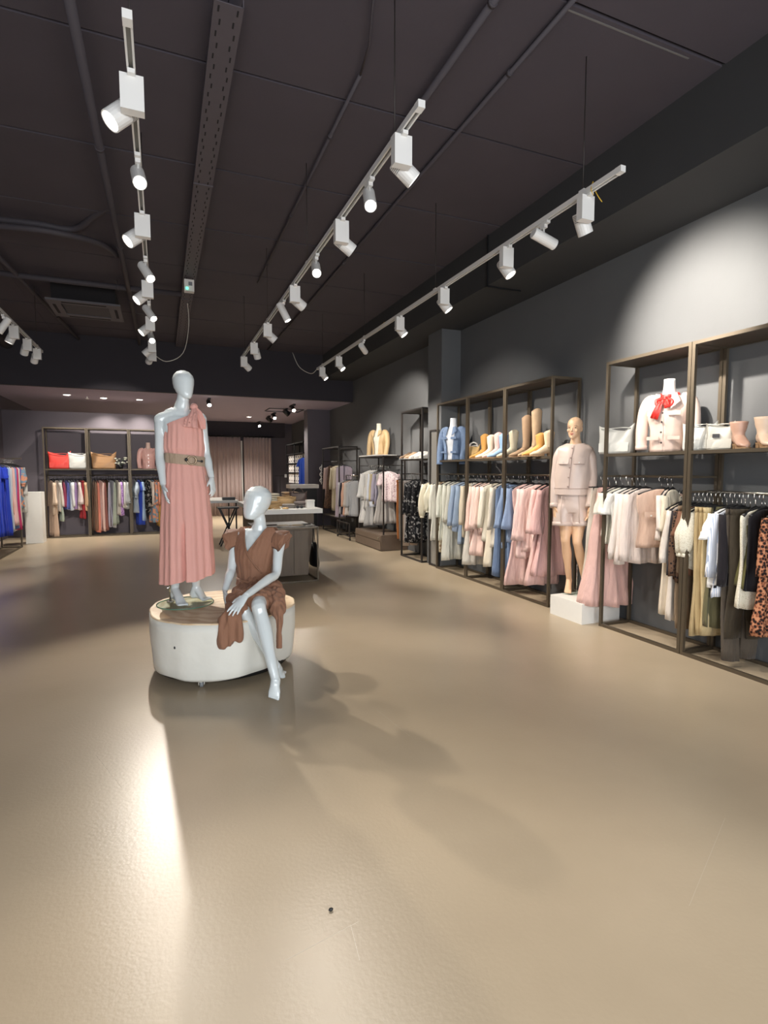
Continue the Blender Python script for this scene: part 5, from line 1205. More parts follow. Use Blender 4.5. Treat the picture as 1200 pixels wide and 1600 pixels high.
boot('ankle_boot', 'cream ankle boot at the right edge of the near shelf', (4.24, yx(1192, 4.24), SZ), (-0.55, -0.8, 0), mat('cream_boot_leather', s2l(214, 188, 164), 0.4), 0.24, 0.22, 0.04, cuff=False, wide=1.3)
# far rack shelf
m_den = mat('denim', s2l(108, 128, 158), 0.8, noise_amt=0.22, noise_scale=34, bump=0.3, bump_scale=140)
bust('bust_form', 'white bust in an open denim jacket on the far rack shelf', (4.20, yx(708), SZ), (-0.85, -0.5, 0), m_den, mat('white_print_tee', s2l(224, 226, 230), 0.7, noise_amt=0.12, noise_scale=20), pockets=True, sleeve_drop=0.50)
OCH, SAND, CRM = mat('ochre_suede', s2l(204, 150, 78), 0.7, noise_amt=0.1), mat('sand_suede', s2l(212, 190, 158), 0.7, noise_amt=0.1), mat('cream_boot', s2l(226, 214, 184), 0.6, noise_amt=0.06)
tote('handbag', 'small ochre handbag with white ring handles beside the ochre boot', (4.14, yx(740, 4.14), SZ), (-0.8, -0.6, 0), mat('straw_ochre', s2l(206, 172, 112), 0.7, noise_amt=0.1), 0.19, 0.19, 0.10, handle=0.062, hm=M_WHITE)
TD = (-1.0, 0.55, 0)
BT = [(755, OCH, .33, 'ochre suede cowboy boot right of the small handbag'), (765, mat('pale_sand_suede', s2l(222, 206, 184), .7), .31, 'pale sand cowboy boot left of the pink one'), (776, mat('pink_boot', s2l(228, 184, 176), .6), .33, 'pale pink cowboy boot on the middle shelf'), (784, mat('blue_boot', s2l(150, 182, 214), .6), .31, 'pale blue cowboy boot next to the pink one'),
      (800, CRM, .34, 'cream cowboy boot left of the tall brown boots'), (820, mat('taupe_suede', s2l(172, 142, 112), .7, noise_amt=.08), .50, 'tall taupe boot, left of the tall pair'), (835, mat('taupe_suede2', s2l(188, 160, 128), .7, noise_amt=.08), .56, 'tall taupe boot, right of the tall pair'),
      (842, OCH, .26, 'short ochre boot in front of the tall boots'), (855, SAND, .28, 'sand cowboy boot at the end of the far shelf')]
for i, (u, m, h, lab) in enumerate(BT):
    x = 4.19 if u not in (842, 855) else 4.12
    boot('cowboy_boot', lab, (x, yx(u + 2, x), SZ), TD, m, h, 0.27, 0.04, group='boots on the far rack shelf', wide=1.15)
tote('handbag', 'black quilted handbag behind the last rack post', (4.33, 4.99, SZ), (-1, -0.1, 0), M_BLACK, 0.16, 0.16, 0.08, handle=0.04)
# white shoes on the narrow rack shelf
WS = [mat('shoe_white', s2l(220, 216, 210), .5), mat('shoe_tan', s2l(206, 172, 140), .5), mat('shoe_sand', s2l(216, 200, 180), .5)]
for i in range(8):
    boot('shoe', '%s low shoe, %s from the left on the narrow rack shelf' % (('tan', 'sand', 'tan')[i] if i < 3 else 'white', ORD[i]), (4.16 + 0.05 * (i % 2), 8.92 - 0.105 * i, 1.761), (-1, 0.3, 0), WS[(1, 2, 1)[i] if i < 3 else 0], 0.10, 0.25, 0.02, group='shoes on the narrow rack shelf', wide=1.1, sole_m=M_WHITE)

# ================================================================ DRAWER UNIT, FAR RACKS
t = thing('drawer_unit', (4.15, 10.35, 0), 'low brown drawer plinth under the far display rack', 'drawer unit')
M_BRN = mat('brown_laminate', s2l(104, 88, 74), 0.5, noise_amt=0.08)
MB().box((4.16, 10.35, 0.16), (0.56, 1.5, 0.30)).build('carcass', M_BRN, t)
for z, hh in ((0.245, 0.10), (0.10, 0.16)):
    o = MB().box((3.875, 10.35, z), (0.014, 1.46, hh)).build('drawer', M_BRN, t)
MB().box((3.864, 9.72, 0.255), (0.012, 0.06, 0.04)).build('handle', M_CHROME, o)
t = thing('garment_frame', (4.15, 10.35, 0.31), 'dark metal display frame on the brown drawer plinth', 'clothes rack')
for x in (3.95, 4.40):
    for y in (9.66, 11.05): MB().bar((x, y, 0.31), (x, y, 1.84), 0.026).build('upright', M_FRAMED, t)
for z in (1.84,):
    for x in (3.95, 4.40): MB().bar((x, 9.66, z), (x, 11.05, z), 0.026).build('long_rail', M_FRAMED, t)
    for y in (9.66, 11.05): MB().bar((3.95, y, z), (4.40, y, z), 0.026).build('cross_rail', M_FRAMED, t)
MB().cyl((4.17, 9.68, 1.66), (4.17, 11.03, 1.66), 0.012, n=10).build('hanging_rail', M_FRAMED, t)
for y in (9.68, 11.03): MB().bar((3.96, y, 1.66), (4.39, y, 1.66), 0.014).build('rail_bracket', M_FRAMED, t)
MB().box((4.175, 10.55, 1.865), (0.47, 0.95, 0.024)).build('top_board', M_WHITE, t)
bust('bust_form', 'white bust in a beige blouson on the far display frame', (4.16, 10.42, 1.878), (-0.8, -0.6, 0), mat('beige_blouson', s2l(188, 160, 118), 0.6, noise_amt=0.08), mat('cream_knit', s2l(204, 198, 182), 0.7), sleeve_drop=0.44)
SHEER = fabric('sheer_white', (216, 214, 210), amt=0.1); FLW = pattern('pink_floral', (222, 206, 206), (176, 140, 150), 'noise', 40, 0.6)
WG = [(10.95, 'dress', SHEER, 'dress', 1.10, BELL, 'sheer white ruffled dress at the left end of the display frame'), (10.82, 'blouse', SHEER, 'shirt', 0.80, LONG, 'sheer white blouse second from the left in the display frame'), (10.70, 'dress', (206, 204, 200), 'dress', 1.15, None, 'pale grey tulle dress in the display frame'),
      (10.58, 'blouse', (226, 222, 214), 'shirt', 0.72, LONG, 'ivory blouse in the middle of the display frame'), (10.46, 'shirt', STRIPE, 'shirt', 0.74, LONG, 'pale striped shirt in the display frame'), (10.34, 'shirt', (208, 190, 150), 'shirt', 0.68, LONG, 'sand coloured shirt in the display frame'),
      (10.22, 'shirt', (190, 184, 200), 'shirt', 0.70, LONG, 'pale lilac shirt in the display frame'), (10.10, 'dress', (196, 190, 184), 'dress', 1.05, None, 'light grey ruffled dress in the display frame'), (9.90, 'blouse', FLW, 'shirt', 0.60, (0.22, .06, .06), 'pink flowered blouse at the right end of the display frame')]
for i, (y, nm, c, k, ln, sl, lab) in enumerate(WG):
    garment(nm, lab, nm, (4.17, y, 1.65), c if not isinstance(c, tuple) else fb(c), k, ln, sleeve=sl, rz=-0.9 if i == 8 else random.Random(i).uniform(-0.6, 0.0), group='clothes in the display frame', seed=600 + i, hang=M_WHITE if i < 4 else M_BLACK)
# leftmost dark frame rack
t = rack_unit('clothes_rack', 'dark metal cube rack beside the pier', 'clothes rack', lambda a, b, z: V((3.93 + b, 13.9 - a, z)), 1.45, 0.48, 2.15, 0.42, 1.80, 0.24, None, loc=(4.17, 13.2, 0), m=M_FRAMED, top=False)
for z in (2.136,):
    for b in (3.944, 4.396): MB().bar((b, 12.45, z), (b, 13.9, z), 0.028).build('long_rail', M_FRAMED, t)
    for y in (12.464, 13.886): MB().bar((3.944, y, z), (4.396, y, z), 0.028).build('cross_rail', M_FRAMED, t)
LG = [(13.75, 'blouse', (226, 196, 186), 'shirt', 0.80, LONG, 'dusty pink blouse at the left in the cube rack'), (13.6, 'skirt', PLAID, 'skirt', 1.1, None, 'dark brown patterned skirt in the cube rack'), (13.35, 'blouse', (204, 190, 162), 'coat', 1.15, LONG, 'sand coloured wrap dress facing forward in the cube rack'), (13.0, 'dress', (208, 196, 176), 'coat', 1.20, LONG, 'beige long dress at the right in the cube rack'), (12.75, 'dress', (206, 190, 204), 'coat', 1.3, None, 'pale lilac long dress in the cube rack')]
for i, (y, nm, c, k, ln, sl, lab) in enumerate(LG):
    garment(nm, lab, nm, (4.17, y, 1.79), c if not isinstance(c, tuple) else fb(c), k, ln, sleeve=sl, rz=-1.0 if i in (2, 3) else -0.3, group='clothes in the cube rack', seed=640 + i)
tag(MB().tube([(3.93, 13.93, 1.72), (3.91, 13.94, 1.5), (3.92, 13.95, 1.2)], .012, n=6).torus((3.92, 13.93, 1.62), .05, .010, (1, 0, 0), (0, 0, 1), n=12, m=5).torus((3.92, 13.93, 1.46), .05, .010, (1, 0, 0), (0, 0, 1), n=12, m=5).torus((3.92, 13.93, 1.30), .05, .010, (1, 0, 0), (0, 0, 1), n=12, m=5).build('ring_chain', M_WHITE), 'white ring chain hanging at the side of the cube rack', 'chain')
# rolling rail with jackets between cube rack and display frame
t = thing('rolling_rack', (4.0, 11.8, 0), 'low black rolling garment rack between cube rack and drawer plinth', 'clothes rack')
for y in (11.35, 12.25):
    MB().bar((3.80, y, 0.10), (4.30, y, 0.10), 0.026).build('foot_rail', M_FRAMED, t); MB().bar((4.05, y, 0.10), (4.05, y, 1.46), 0.026).build('upright', M_FRAMED, t)
    for x in (3.83, 4.27):
        o = MB().cyl((x - .012, y, 0.035), (x + .012, y, 0.035), 0.035, n=14).build('caster', M_BLACK, t); MB().box((x, y, 0.078), (.04, .04, .03)).build('caster_fork', M_CHROME, o)
MB().bar((3.82, 11.35, 0.10), (3.82, 12.25, 0.10), 0.024).bar((3.82, 11.35, 0.38), (3.82, 12.25, 0.38), 0.024).build('base_rail', M_FRAMED, t)
for y in (11.35, 12.25): MB().bar((3.82, y, .1), (3.82, y, .38), .024).build('base_post', M_FRAMED, t)
MB().cyl((4.05, 11.35, 1.45), (4.05, 12.25, 1.45), 0.013, n=10).build('hanging_rail', M_CHROME, t)
RG = [(12.15, (208, 204, 206), 'pale grey jacket at the left of the rolling rack'), (12.0, (44, 44, 56), 'dark navy jacket on the rolling rack'), (11.85, (232, 186, 160), 'peach shirt jacket on the rolling rack'), (11.7, (214, 206, 198), 'light stone jacket on the rolling rack'), (11.52, (190, 190, 192), 'silver grey jacket at the right of the rolling rack')]
for i, (y, c, lab) in enumerate(RG): garment('jacket', lab, 'jacket', (4.05, y, 1.44), fb(c), 'blazer', 0.80, sleeve=LONG, rz=-0.55, group='jackets on the rolling rack', seed=660 + i)

# ================================================================ CENTRE TABLES
t = thing('display_table', (1.95, 10.2, 0), 'white-topped accessory table with brown wood body in mid-shop', 'table')
MB().box((1.95, 10.15, 0.885), (1.05, 2.8, 0.075)).build('table_top', M_WHITE, t)
M_WOOD = mat('grey_brown_wood', s2l(112, 98, 82), 0.5, noise_amt=0.30, noise_scale=4, stretch=(6, 6, 0.7))
MB().box((1.95, 10.2, 0.425), (0.85, 2.5, 0.842)).build('body', M_WOOD, t)
for k in range(3): MB().box((2.378, 9.4 + 0.85 * k, 0.43), (0.012, 0.80, 0.74)).build('side_panel', M_WOOD, t)
t = thing('display_table', (1.6, 7.75, 0), 'low metal-framed table with wooden core and belts on top, before the white table', 'table')
TX0, TX1, TY0, TY1, TZ = 1.18, 2.0, 7.34, 8.3, 0.76
for x in (TX0, TX1):
    for y in (TY0, TY1): MB().bar((x, y, 0), (x, y, TZ), 0.020).build('leg', M_FRAME, t)
for z in (0.012, TZ):
    for x in (TX0, TX1): MB().bar((x, TY0, z), (x, TY1, z), 0.020).build('cross_rail', M_FRAME, t)
    for y in (TY0, TY1): MB().bar((TX0, y, z), (TX1, y, z), 0.020).build('long_rail', M_FRAME, t)
MB().box(((TX0 + TX1) / 2, (TY0 + TY1) / 2, TZ), (TX1 - TX0 - 0.02, TY1 - TY0 - 0.02, 0.016)).build('table_top', M_BRN, t)
MB().box(((TX0 + TX1) / 2 - 0.02, (TY0 + TY1) / 2 + 0.06, 0.40), (TX1 - TX0 - 0.16, TY1 - TY0 - 0.2, 0.66)).build('wood_core', M_WOOD, t)
for k in range(3): MB().box((TX0 + 0.19 + 0.215 * k, TY0 + 0.152, 0.40), (0.205, 0.014, 0.62)).build('front_board', M_WOOD, t)
# black bag hanging at the side
t = thing('shoulder_bag', (2.06, 7.75, 0.15), 'black shoulder bag hanging beside the framed table', 'handbag')
MB().loft([[V((2.05 + 0.05 * math.cos(a) * k, 7.72 + w * math.sin(a), z)) for a in (2 * PI * j / 20 for j in range(20))] for z, w, k in ((.16, .20, 1), (.22, .21, 1.1), (.36, .15, .9), (.50, .08, .5))]).build('body', M_BLACK, t)
MB().tube([(2.05, 7.66, .48), (2.03, 7.70, .78), (2.05, 7.78, .48)], .006, n=6, sub=4).build('strap', M_BLACK, t)
# accessories on the framed table
for i, (x, y, c, lab) in enumerate(((1.55, 7.5, (214, 196, 168), 'cream coiled belt on the framed table, left one'), (1.74, 7.46, (206, 178, 140), 'tan coiled belt on the framed table'), (1.90, 7.55, (52, 42, 36), 'dark brown coiled belt on the framed table'), (1.42, 7.6, (70, 54, 44), 'brown coiled belt by the seated mannequin\'s shoulder'))):
    t = thing('belt', (x, y, TZ + 0.008), lab, 'belt', 'belts on the framed table')
    m = mat('belt_leather_%d' % i, s2l(*c), 0.5)
    MB().tube([(x + 0.11 * math.cos(k * .7) * (1 - k * .03), y + 0.07 * math.sin(k * .7) * (1 - k * .03), TZ + 0.024 + .001 * k) for k in range(18)], [(.004, .013)] * 18, n=6, side=(0, 0, 1)).build('strap', m, t)
    MB().torus((x + 0.10, y, TZ + 0.026), .018, .004, (1, 0, 0), (0, 1, 0), n=14, m=5).build('buckle', M_CHROME, t)
# accessories on the white table
ZTB = 0.9235
M_STRAW = mat('straw', s2l(176, 146, 104), 0.8, noise_amt=0.25, noise_scale=60, bump=0.5, bump_scale=120)
def basket(x, y, r, h, lab):
    t = thing('basket', (x, y, ZTB), lab, 'basket')
    MB().loft([[V((x + r * q * math.cos(2 * PI * j / 24), y + r * q * math.sin(2 * PI * j / 24), ZTB + z)) for j in range(24)] for q, z in ((.85, 0), (1, h), (.94, h), (.82, .02))]).build('woven_body', M_STRAW, t)
    MB().torus((x, y, ZTB + h), r * .97, .010, (1, 0, 0), (0, 1, 0), n=24, m=6).build('rim', M_STRAW, t)
basket(1.72, 9.2, .14, .10, 'round straw basket near the front of the white table'); basket(2.05, 9.6, .17, .16, 'larger straw basket in the middle of the white table')
def cloth_pile(x, y, sx, sy, h, c, lab, seed):
    r = random.Random(seed); t = thing('folded_scarf', (x, y, ZTB), lab, 'scarf')
    m = fb(c); k = max(2, int(h / .035))
    for i in range(k):
        z = ZTB + (i + .5) * h / k; n = 28; ph = r.uniform(0, 6)
        MB().loft([[V((x + sx / 2 * q * math.copysign(abs(math.cos(a)) ** .6, math.cos(a)) + .01 * math.sin(3 * a + ph), y + sy / 2 * q * math.copysign(abs(math.sin(a)) ** .6, math.sin(a)), z + dz)) for a in (2 * PI * j / n for j in range(n))] for q, dz in ((.88, -h / k * .49), (1, -h / k * .2), (1, h / k * .25), (.85, h / k * .48))]).build('fold', m, t)
cloth_pile(1.80, 9.9, .34, .30, .22, (214, 206, 186), 'pile of cream scarves at the back of the white table', 1)
cloth_pile(2.20, 10.0, .30, .34, .24, (170, 136, 100), 'pile of camel scarves on the white table', 2)
cloth_pile(2.25, 9.25, .26, .28, .10, (140, 128, 124), 'grey folded scarf near the right corner of the white table', 3)
cloth_pile(1.98, 9.1, .22, .2, .07, (168, 160, 152), 'light grey folded scarf at the front of the white table', 4)
tote('handbag', 'dark brown handbag with pink scarf at the back of the white table', (2.30, 9.75, ZTB), (-.3, -1, 0), mat('dark_brown_leather', s2l(66, 50, 46), .5), .32, .24, .14, handle=.09)
t = thing('gift_box', (2.32, 8.98, ZTB), 'small white box at the right end of the white table', 'box')
MB().box((2.32, 8.98, ZTB + .06), (.13, .10, .12)).build('box', M_WHITE, t); MB().box((2.32, 8.98, ZTB + .125), (.14, .11, .025)).build('lid', M_WHITE, t)
for i, (x, y, lab) in enumerate(((1.60, 8.95, 'gold bangle at the left front of the white table'), (1.75, 8.92, 'wooden bangle at the front of the white table'), (1.88, 8.9, 'small gold bangle beside the wooden one'))):
    tag(MB().torus((x, y, ZTB + .012), .045, .011, (1, 0, 0), (0, 1, 0), n=20, m=8).build('bangle', [mat('gold', s2l(206, 164, 92), .3, .9), M_STRAW, mat('gold', s2l(206, 164, 92))][i]), lab, 'bangle')
t = thing('sunglasses', (2.12, 8.92, ZTB), 'pair of black sunglasses at the front of the white table', 'sunglasses')
for s_ in (-1, 1):
    MB().cyl((2.12 + .034 * s_, 8.90, ZTB + .026), (2.12 + .034 * s_, 8.904, ZTB + .026), .026, n=16).build('lens', M_BLACK, t); MB().tube([(2.12 + .066 * s_, 8.90, ZTB + .04), (2.12 + .064 * s_, 9.02, ZTB + .03), (2.12 + .06 * s_, 9.03, ZTB + .006)], .003, n=5).build('temple', M_BLACK, t)
# far white table with trestle legs and a folding stool
t = thing('trestle_table', (1.0, 12.5, 0), 'far white table on thin legs behind the standing mannequin', 'table')
MB().box((0.95, 12.6, 0.90), (1.1, 1.5, 0.05)).build('table_top', M_WHITE, t)
for x in (.45, 1.45):
    for y in (11.9, 13.3): MB().bar((x, y, 0), (x, y, .875), .03).build('leg', M_FRAMED, t)
tag(MB().box((1.32, 12.1, 0.955), (.26, .2, .06)).build('card_tray', M_BLACK), 'black tray on the far white table', 'tray')
t = thing('folding_stool', (1.25, 11.65, 0), 'black crossed-leg folding stool beside the white table', 'stool')
for y in (11.5, 11.8):
    MB().bar((1.08, y, 0), (1.42, y, .78), .028).build('leg', M_BLACK, t); MB().bar((1.42, y, 0), (1.08, y, .78), .028).build('leg', M_BLACK, t)
MB().box((1.25, 11.65, .79), (.42, .36, .03)).build('seat', M_BLACK, t)
# white counter beside the pier
t = thing('counter', (3.55, 14.3, 0), 'white cash counter in front of the pier', 'counter')
MB().box((3.50, 14.35, 1.14), (.78, .5, .10)).build('counter_top', M_WHITE, t); MB().box((3.52, 14.4, .545), (.68, .38, 1.09)).build('counter_body', M_BLACK, t)

# ================================================================ CURTAIN AND FAR SHELVES
def curtain(x0, x1, y, z0, z1, m, lab, seed):
    r = random.Random(seed); t = thing('curtain', ((x0 + x1) / 2, y, z0), lab, 'curtain', 'fitting room curtains')
    n = 90; A, rings = [], []
    for z, am in ((z0, 1.0), (lerp(z0, z1, .35), .9), (lerp(z0, z1, .8), .7), (z1, .6)):
        f = [V((lerp(x0, x1, k / n) + (0.05 * (1 - (z - z0) / (z1 - z0)) if k == n else 0), y + am * (.055 * math.sin(k * .62 + seed) + .02 * math.sin(k * .27)), z)) for k in range(n + 1)]
        rings.append(f + [p + V((0, .012, 0)) for p in f][::-1])
    MB().loft(rings).build('drape', m, t)
    for k in range(7):
        x = lerp(x0 + .08, x1 - .08, k / 6); MB().torus((x, y, z1 + .02), .035, .008, (0, 1, 0), (0, 0, 1), n=12, m=5).build('eyelet', M_BLACK, t)
M_CUR = fabric('curtain_mauve', (176, 158, 154), amt=0.05)
curtain(1.30, 2.55, 19.35, .004, 2.72, M_CUR, 'mauve grey fitting-room curtain, left of the pair', 1)
curtain(2.66, 3.62, 19.35, .004, 2.72, M_CUR, 'mauve grey fitting-room curtain, right of the pair', 2)
tag(MB().cyl((1.2, 19.35, 2.755), (3.7, 19.35, 2.755), .016, n=10).build('curtain_rod', M_BLACK), 'black rod above the fitting-room curtains', 'rod')
tag(MB().box((2.605, 19.50, 1.305), (.05, .03, 2.6)).build('mirror_strip', M_WHITE), 'narrow white strip showing between the two curtains', 'trim strip')
t = thing('sign_stand', (2.95, 14.6, 0), 'thin dark price-sign stand in front of the curtain', 'stand')
MB().cyl((2.95, 14.6, 0), (2.95, 14.6, .012), .12, n=20).build('base', M_FRAMED, t); MB().bar((2.95, 14.6, .01), (2.95, 14.6, 1.42), .016).bar((2.80, 14.6, 1.42), (3.10, 14.6, 1.42), .016).build('pole', M_FRAMED, t); MB().box((3.10, 14.59, 1.42), (.06, .01, .09)).build('card', M_WHITE, t)
t = thing('shelf_unit', (4.17, 17.4, 0), 'tall black shelf unit full of white shoe boxes behind the pier', 'shelf unit')
for y in (16.05, 17.2, 18.4):
    for x in (3.95, 4.40): MB().bar((x, y, 0), (x, y, 2.45), .03).build('upright', M_BLACK, t)
for z in (.4, .8, 1.15, 1.5, 1.8, 2.1, 2.43): MB().box((4.175, 17.22, z), (.46, 2.36, .025)).build('shelf', M_BLACK, t)
M_CARD = mat('shoe_box_card', s2l(206, 202, 198), .7, noise_amt=.06)
bi = 0
M_TAG = mat('box_label', s2l(70, 66, 70), .7)
for li, z in enumerate((.8125, 1.1625, 1.5125, 1.8125)):
    for k in range(7):
        y = 16.22 + k * .315
        hgt = .125 if li > 1 else .15
        for lv in range(2 if li else 1):
            t = thing('shoe_box', (4.15, y, z + lv * hgt), 'white shoe box %s row up, %s from the near end%s' % (ORD[li], ORD[k], (', upper' if lv else ', lower') if li else ''), 'box', 'shoe boxes behind the pier')
            MB().box((4.15, y, z + lv * hgt + hgt / 2 - .002), (.32, .27 - .02 * (k % 2), hgt - .004)).build('carton', M_CARD, t); MB().box((3.988, y, z + lv * hgt + hgt / 2), (.006, .09, .05)).build('box_label', M_TAG, t)
garment('dress', 'royal blue long dress hanging at the end of the shoe-box shelf', 'dress', (3.92, 15.88, 2.05), fabric('royal', (40, 80, 190)), 'coat', 1.35, sleeve=SHORT, rz=-1.0, seed=700)
tag(MB().bar((3.92, 15.7, 2.06), (3.92, 16.04, 2.06), .014).build('hook_bar', M_CHROME), 'chrome hook bar carrying the royal blue dress', 'hook bar')

# ================================================================ BACK-LEFT RACK
BX = [-2.50, -1.61, -0.72, 0.17]
labs = ['back wall rack bay with red and white bags', 'back wall rack bay with tan bag and white flowers', 'back wall rack bay with the pink bust']
for i in range(3):
    rack_unit('clothes_rack', labs[i], 'clothes rack', lambda a, b, z, i=i: V((BX[i] + 0.003 + a, 14.40 + b, z)), 0.884, 0.40, 2.55, 1.60, 1.45, 0.20, 'racks on the back wall', loc=((BX[i] + BX[i + 1]) / 2, 14.6, 0))
tote('handbag', 'red leather tote on the back wall rack', (-2.20, 14.58, 1.601), (0, -1, 0), mat('red_leather', s2l(206, 62, 54), .45, bump=.3, bump_scale=12), .46, .36, .18, slump=.012)
tote('handbag', 'white leather tote beside the red one on the back wall rack', (-1.82, 14.56, 1.601), (0, -1, 0), m_wl, .40, .36, .18)
tote('handbag', 'tan leather tote on the back wall rack', (-1.28, 14.58, 1.601), (0, -1, 0), mat('tan_leather', s2l(176, 134, 92), .45, bump=.3, bump_scale=12), .54, .36, .18, slump=.012)
t = thing('flower_pot', (-0.92, 14.55, 1.601), 'small pot of white flowers on the back wall rack', 'plant')
MB().cyl((-0.92, 14.55, 1.601), (-0.92, 14.55, 1.70), .045, .06, n=16).build('pot', M_BLACK, t)
rr_ = random.Random(5); M_LEAF = mat('leaf', s2l(86, 104, 72), .6); M_PET = mat('white_petal', s2l(226, 228, 212), .6)
for k in range(12):
    a = rr_.uniform(0, 6.28); ro = rr_.uniform(.04, .17); p = V((-0.92 + ro * math.cos(a), 14.55 + ro * .7 * math.sin(a), 1.72 + rr_.uniform(.0, .16)))
    o = MB().tube([(-0.92, 14.55, 1.69), ((p.x - .92) / 2, (p.y + 14.55) / 2, p.z - .03), p], .003, n=5).build('stem', M_LEAF, t)
    MB().ellipsoid(p, .030, .030, .018, nu=10, nv=6).build('flower', M_PET, o)
bust('bust_form', 'bust in a pink satin blouse on the back wall rack', (-0.30, 14.6, 1.601), (0.1, -1, 0), mat('pink_satin', s2l(214, 168, 160), .4, noise_amt=.15), mat('bust_pinkish', s2l(214, 184, 172), .5), sleeve_drop=.42, open_front=False)
LIL = pattern('lilac_print', (196, 160, 214), (150, 110, 180), 'noise', 30, .55)
STR2 = pattern('grey_stripe', (190, 190, 194), (130, 132, 140), 'stripe', 16, .5)
MULTI = pattern('multi_print', (214, 150, 120), (120, 150, 170), 'noise', 14, .5)
CN = {}
BACK = [
 [((214, 184, 160), 'coat', 1.30, LONG, 'beige dress'), ((222, 196, 172), 'coat', .80, BELL, 'light beige blouse'), ((236, 226, 216), 'shirt', .72, LONG, 'cream blouse'), ((196, 212, 196), 'trousers', .95, None, 'mint trousers'), ((176, 74, 104), 'shirt', .62, None, 'raspberry top'), ((110, 120, 196), 'shirt', .68, None, 'blue-violet top'),
  ((206, 216, 232), 'shirt', .70, LONG, 'pale blue shirt'), ((240, 240, 240), 'shirt', .66, LONG, 'white shirt'), ((180, 150, 200), 'shirt', .68, None, 'lilac top'), ((232, 214, 208), 'shirt', .70, BELL, 'blush blouse'), ((200, 60, 70), 'trousers', .90, None, 'red trousers'), ((222, 182, 144), 'coat', .72, LONG, 'camel jacket')],
 [((140, 106, 86), 'coat', 1.20, None, 'brown dress'), ((228, 142, 122), 'coat', 1.24, None, 'coral dress'), ((240, 206, 196), 'coat', 1.22, None, 'blush long dress'), ((150, 96, 88), 'coat', 1.20, None, 'brick dress'), (PLAID, 'coat', 1.10, None, 'dark printed dress'), ((186, 184, 204), 'coat', 1.12, None, 'lavender grey dress'), (STR2, 'coat', 1.14, None, 'grey striped dress'),
  ((168, 178, 164), 'coat', 1.08, None, 'sage dress'), ((224, 216, 206), 'shirt', .84, LONG, 'stone shirt'), (LIL, 'shirt', .86, LONG, 'lilac printed blouse'), ((238, 238, 232), 'shirt', .66, LONG, 'white blouse'), ((190, 194, 196), 'shirt', .70, BELL, 'silver grey blouse')],
 [((186, 200, 216), 'shirt', .80, PUFF, 'pale blue puff-sleeved blouse'), ((46, 76, 190), 'coat', 1.10, SHORT, 'royal blue dress'), ((170, 196, 226), 'coat', 1.0, SHORT, 'sky blue dress'), (SNAKE, 'shirt', .80, LONG, 'black printed shirt'), ((230, 214, 200), 'shirt', .66, LONG, 'cream cardigan'), (MULTI, 'coat', 1.05, LONG, 'multicoloured printed dress'), ((222, 150, 126), 'shirt', .80, LONG, 'coral shirt'), ((196, 150, 76), 'coat', 1.15, None, 'mustard dress'), ((150, 150, 170), 'coat', 1.0, None, 'grey blue dress'), ((200, 200, 204), 'shirt', .8, LONG, 'light grey shirt')]]
for bi_, L in enumerate(BACK):
    for i, (c, k, ln, sl, desc) in enumerate(L):
        x = lerp(BX[bi_] + .09, BX[bi_ + 1] - .09, (i + .3) / (len(L) - .4))
        nm = 'trousers' if k == 'trousers' else 'dress' if ln > 1 else 'blouse' if 'blouse' in desc else 'jacket' if 'jacket' in desc else 'shirt'
        garment(nm, '%s, %s from left in the %s bay of the back rack' % (desc, ORD[i], ['left', 'middle', 'right'][bi_]), nm, (x, 14.60, 1.44), c if not isinstance(c, tuple) else fb(c), k, ln, sleeve=sl, rz=PI / 2 + random.Random(i + 50 * bi_).uniform(.1, .55), group='clothes on the back wall rack', seed=720 + 20 * bi_ + i, shw=.185)

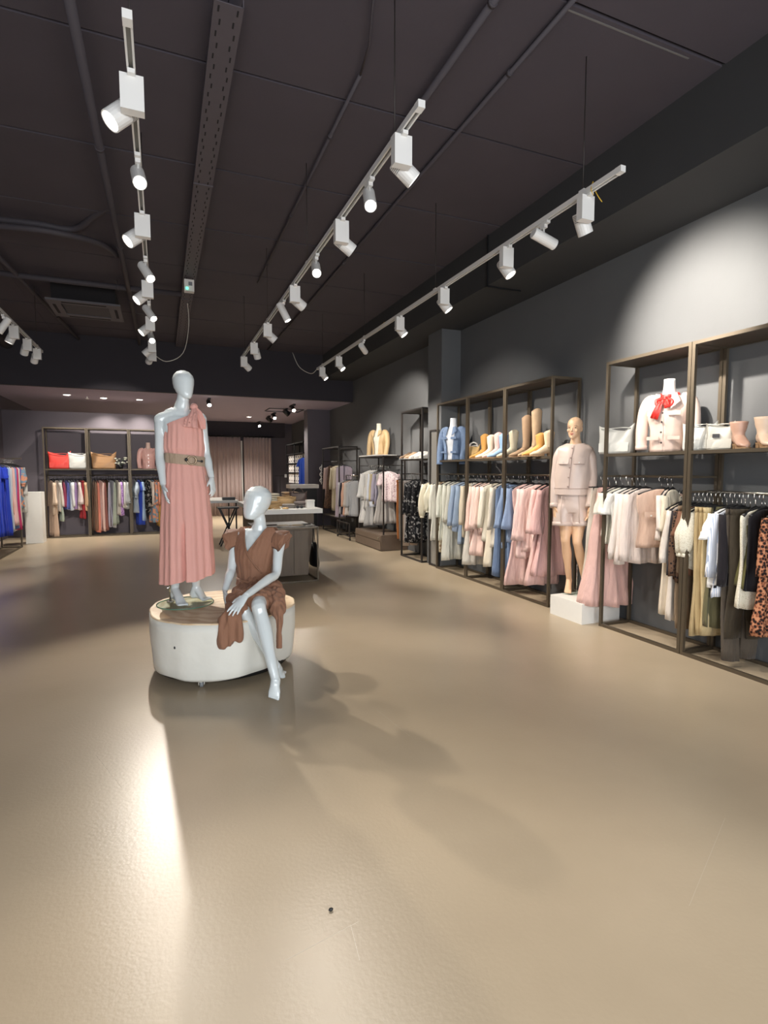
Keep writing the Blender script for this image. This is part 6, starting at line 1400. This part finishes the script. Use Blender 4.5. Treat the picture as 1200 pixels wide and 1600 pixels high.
# ================================================================ LEFT RAIL AND PEDESTAL
t = thing('pedestal', (-2.57, 13.68, 0), 'tall white plinth between left rail and back wall rack', 'pedestal')
MB().box((-2.57, 13.68, .55), (.32, .34, 1.10)).build('box', M_WHITE, t)
t = thing('clothes_rack', (-2.95, 11.6, 0), 'metal rail with base shelf at the left edge of the photo', 'clothes rack')
for y in (9.9, 12.9):
    for x in (-3.02, -2.68): MB().bar((x, y, 0), (x, y, .40), .028).build('leg', M_FRAME, t)
    MB().bar((-3.00, y, 1.80), (-3.00, y, .4), .028).build('upright', M_FRAME, t); MB().bar((-3.02, y, 1.80), (-2.62, y, 1.80), .024).build('rail_arm', M_FRAME, t); MB().bar((-3.02, y, .014), (-2.68, y, .014), .024).build('foot_rail', M_FRAME, t)
MB().cyl((-2.75, 9.9, 1.785), (-2.75, 12.9, 1.785), .014, n=10).build('hanging_rail', M_CHROME, t)
MB().box((-2.85, 11.4, .40), (.37, 3.02, .025)).build('base_shelf', M_WHITE, t)
for x in (-3.02, -2.68): MB().bar((x, 9.9, .014), (x, 12.9, .014), .024).build('long_rail', M_FRAME, t)
LR = [(12.82, (226, 224, 216), 'shirt', .95, LONG, 'white patterned long shirt'), (12.70, MULTI, 'shirt', .85, PUFF, 'multicoloured frilled blouse'), (12.58, (120, 104, 190), 'shirt', .75, None, 'violet top'), (12.46, (240, 226, 214), 'coat', 1.20, None, 'cream long dress'), (12.34, (206, 60, 110), 'coat', 1.25, None, 'fuchsia long dress'), (12.22, (130, 160, 214), 'coat', 1.22, None, 'cornflower long dress'),
      (12.10, (236, 196, 190), 'coat', 1.15, None, 'blush long dress'), (11.98, (240, 170, 150), 'coat', .95, None, 'coral pink dress'), (11.86, (196, 198, 206), 'coat', 1.24, None, 'silver long dress'), (11.74, (150, 180, 226), 'coat', 1.26, None, 'pale blue long dress'), (11.60, (36, 60, 180), 'coat', 1.28, None, 'royal blue long dress'), (11.46, (30, 50, 170), 'coat', 1.26, None, 'deep blue long dress'), (11.3, (30, 56, 176), 'coat', 1.26, SHORT, 'cobalt blue long dress'),
      (11.1, (40, 66, 186), 'coat', 1.26, None, 'ultramarine long dress')]
for i, (y, c, k, ln, sl, desc) in enumerate(LR):
    garment('dress' if ln > .9 else 'blouse', '%s, %s from the far end of the left rail' % (desc, ORD[i]), 'dress' if ln > .9 else 'blouse', (-2.75, y, 1.775), c if not isinstance(c, tuple) else fb(c), k, ln, sleeve=sl, rz=random.Random(i + 7).uniform(-.35, .1), group='clothes on the left rail', seed=800 + i, shw=.19)

# crumb of debris lying on the open floor
_p = onz(517, 1421, 0.006)
tag(MB().ellipsoid(_p, 0.009, 0.006, 0.006, nu=8, nv=5).build('debris_crumb', M_BLACK), 'small black crumb lying on the open floor', 'debris')

bpy.data.scenes.remove(_tsc)
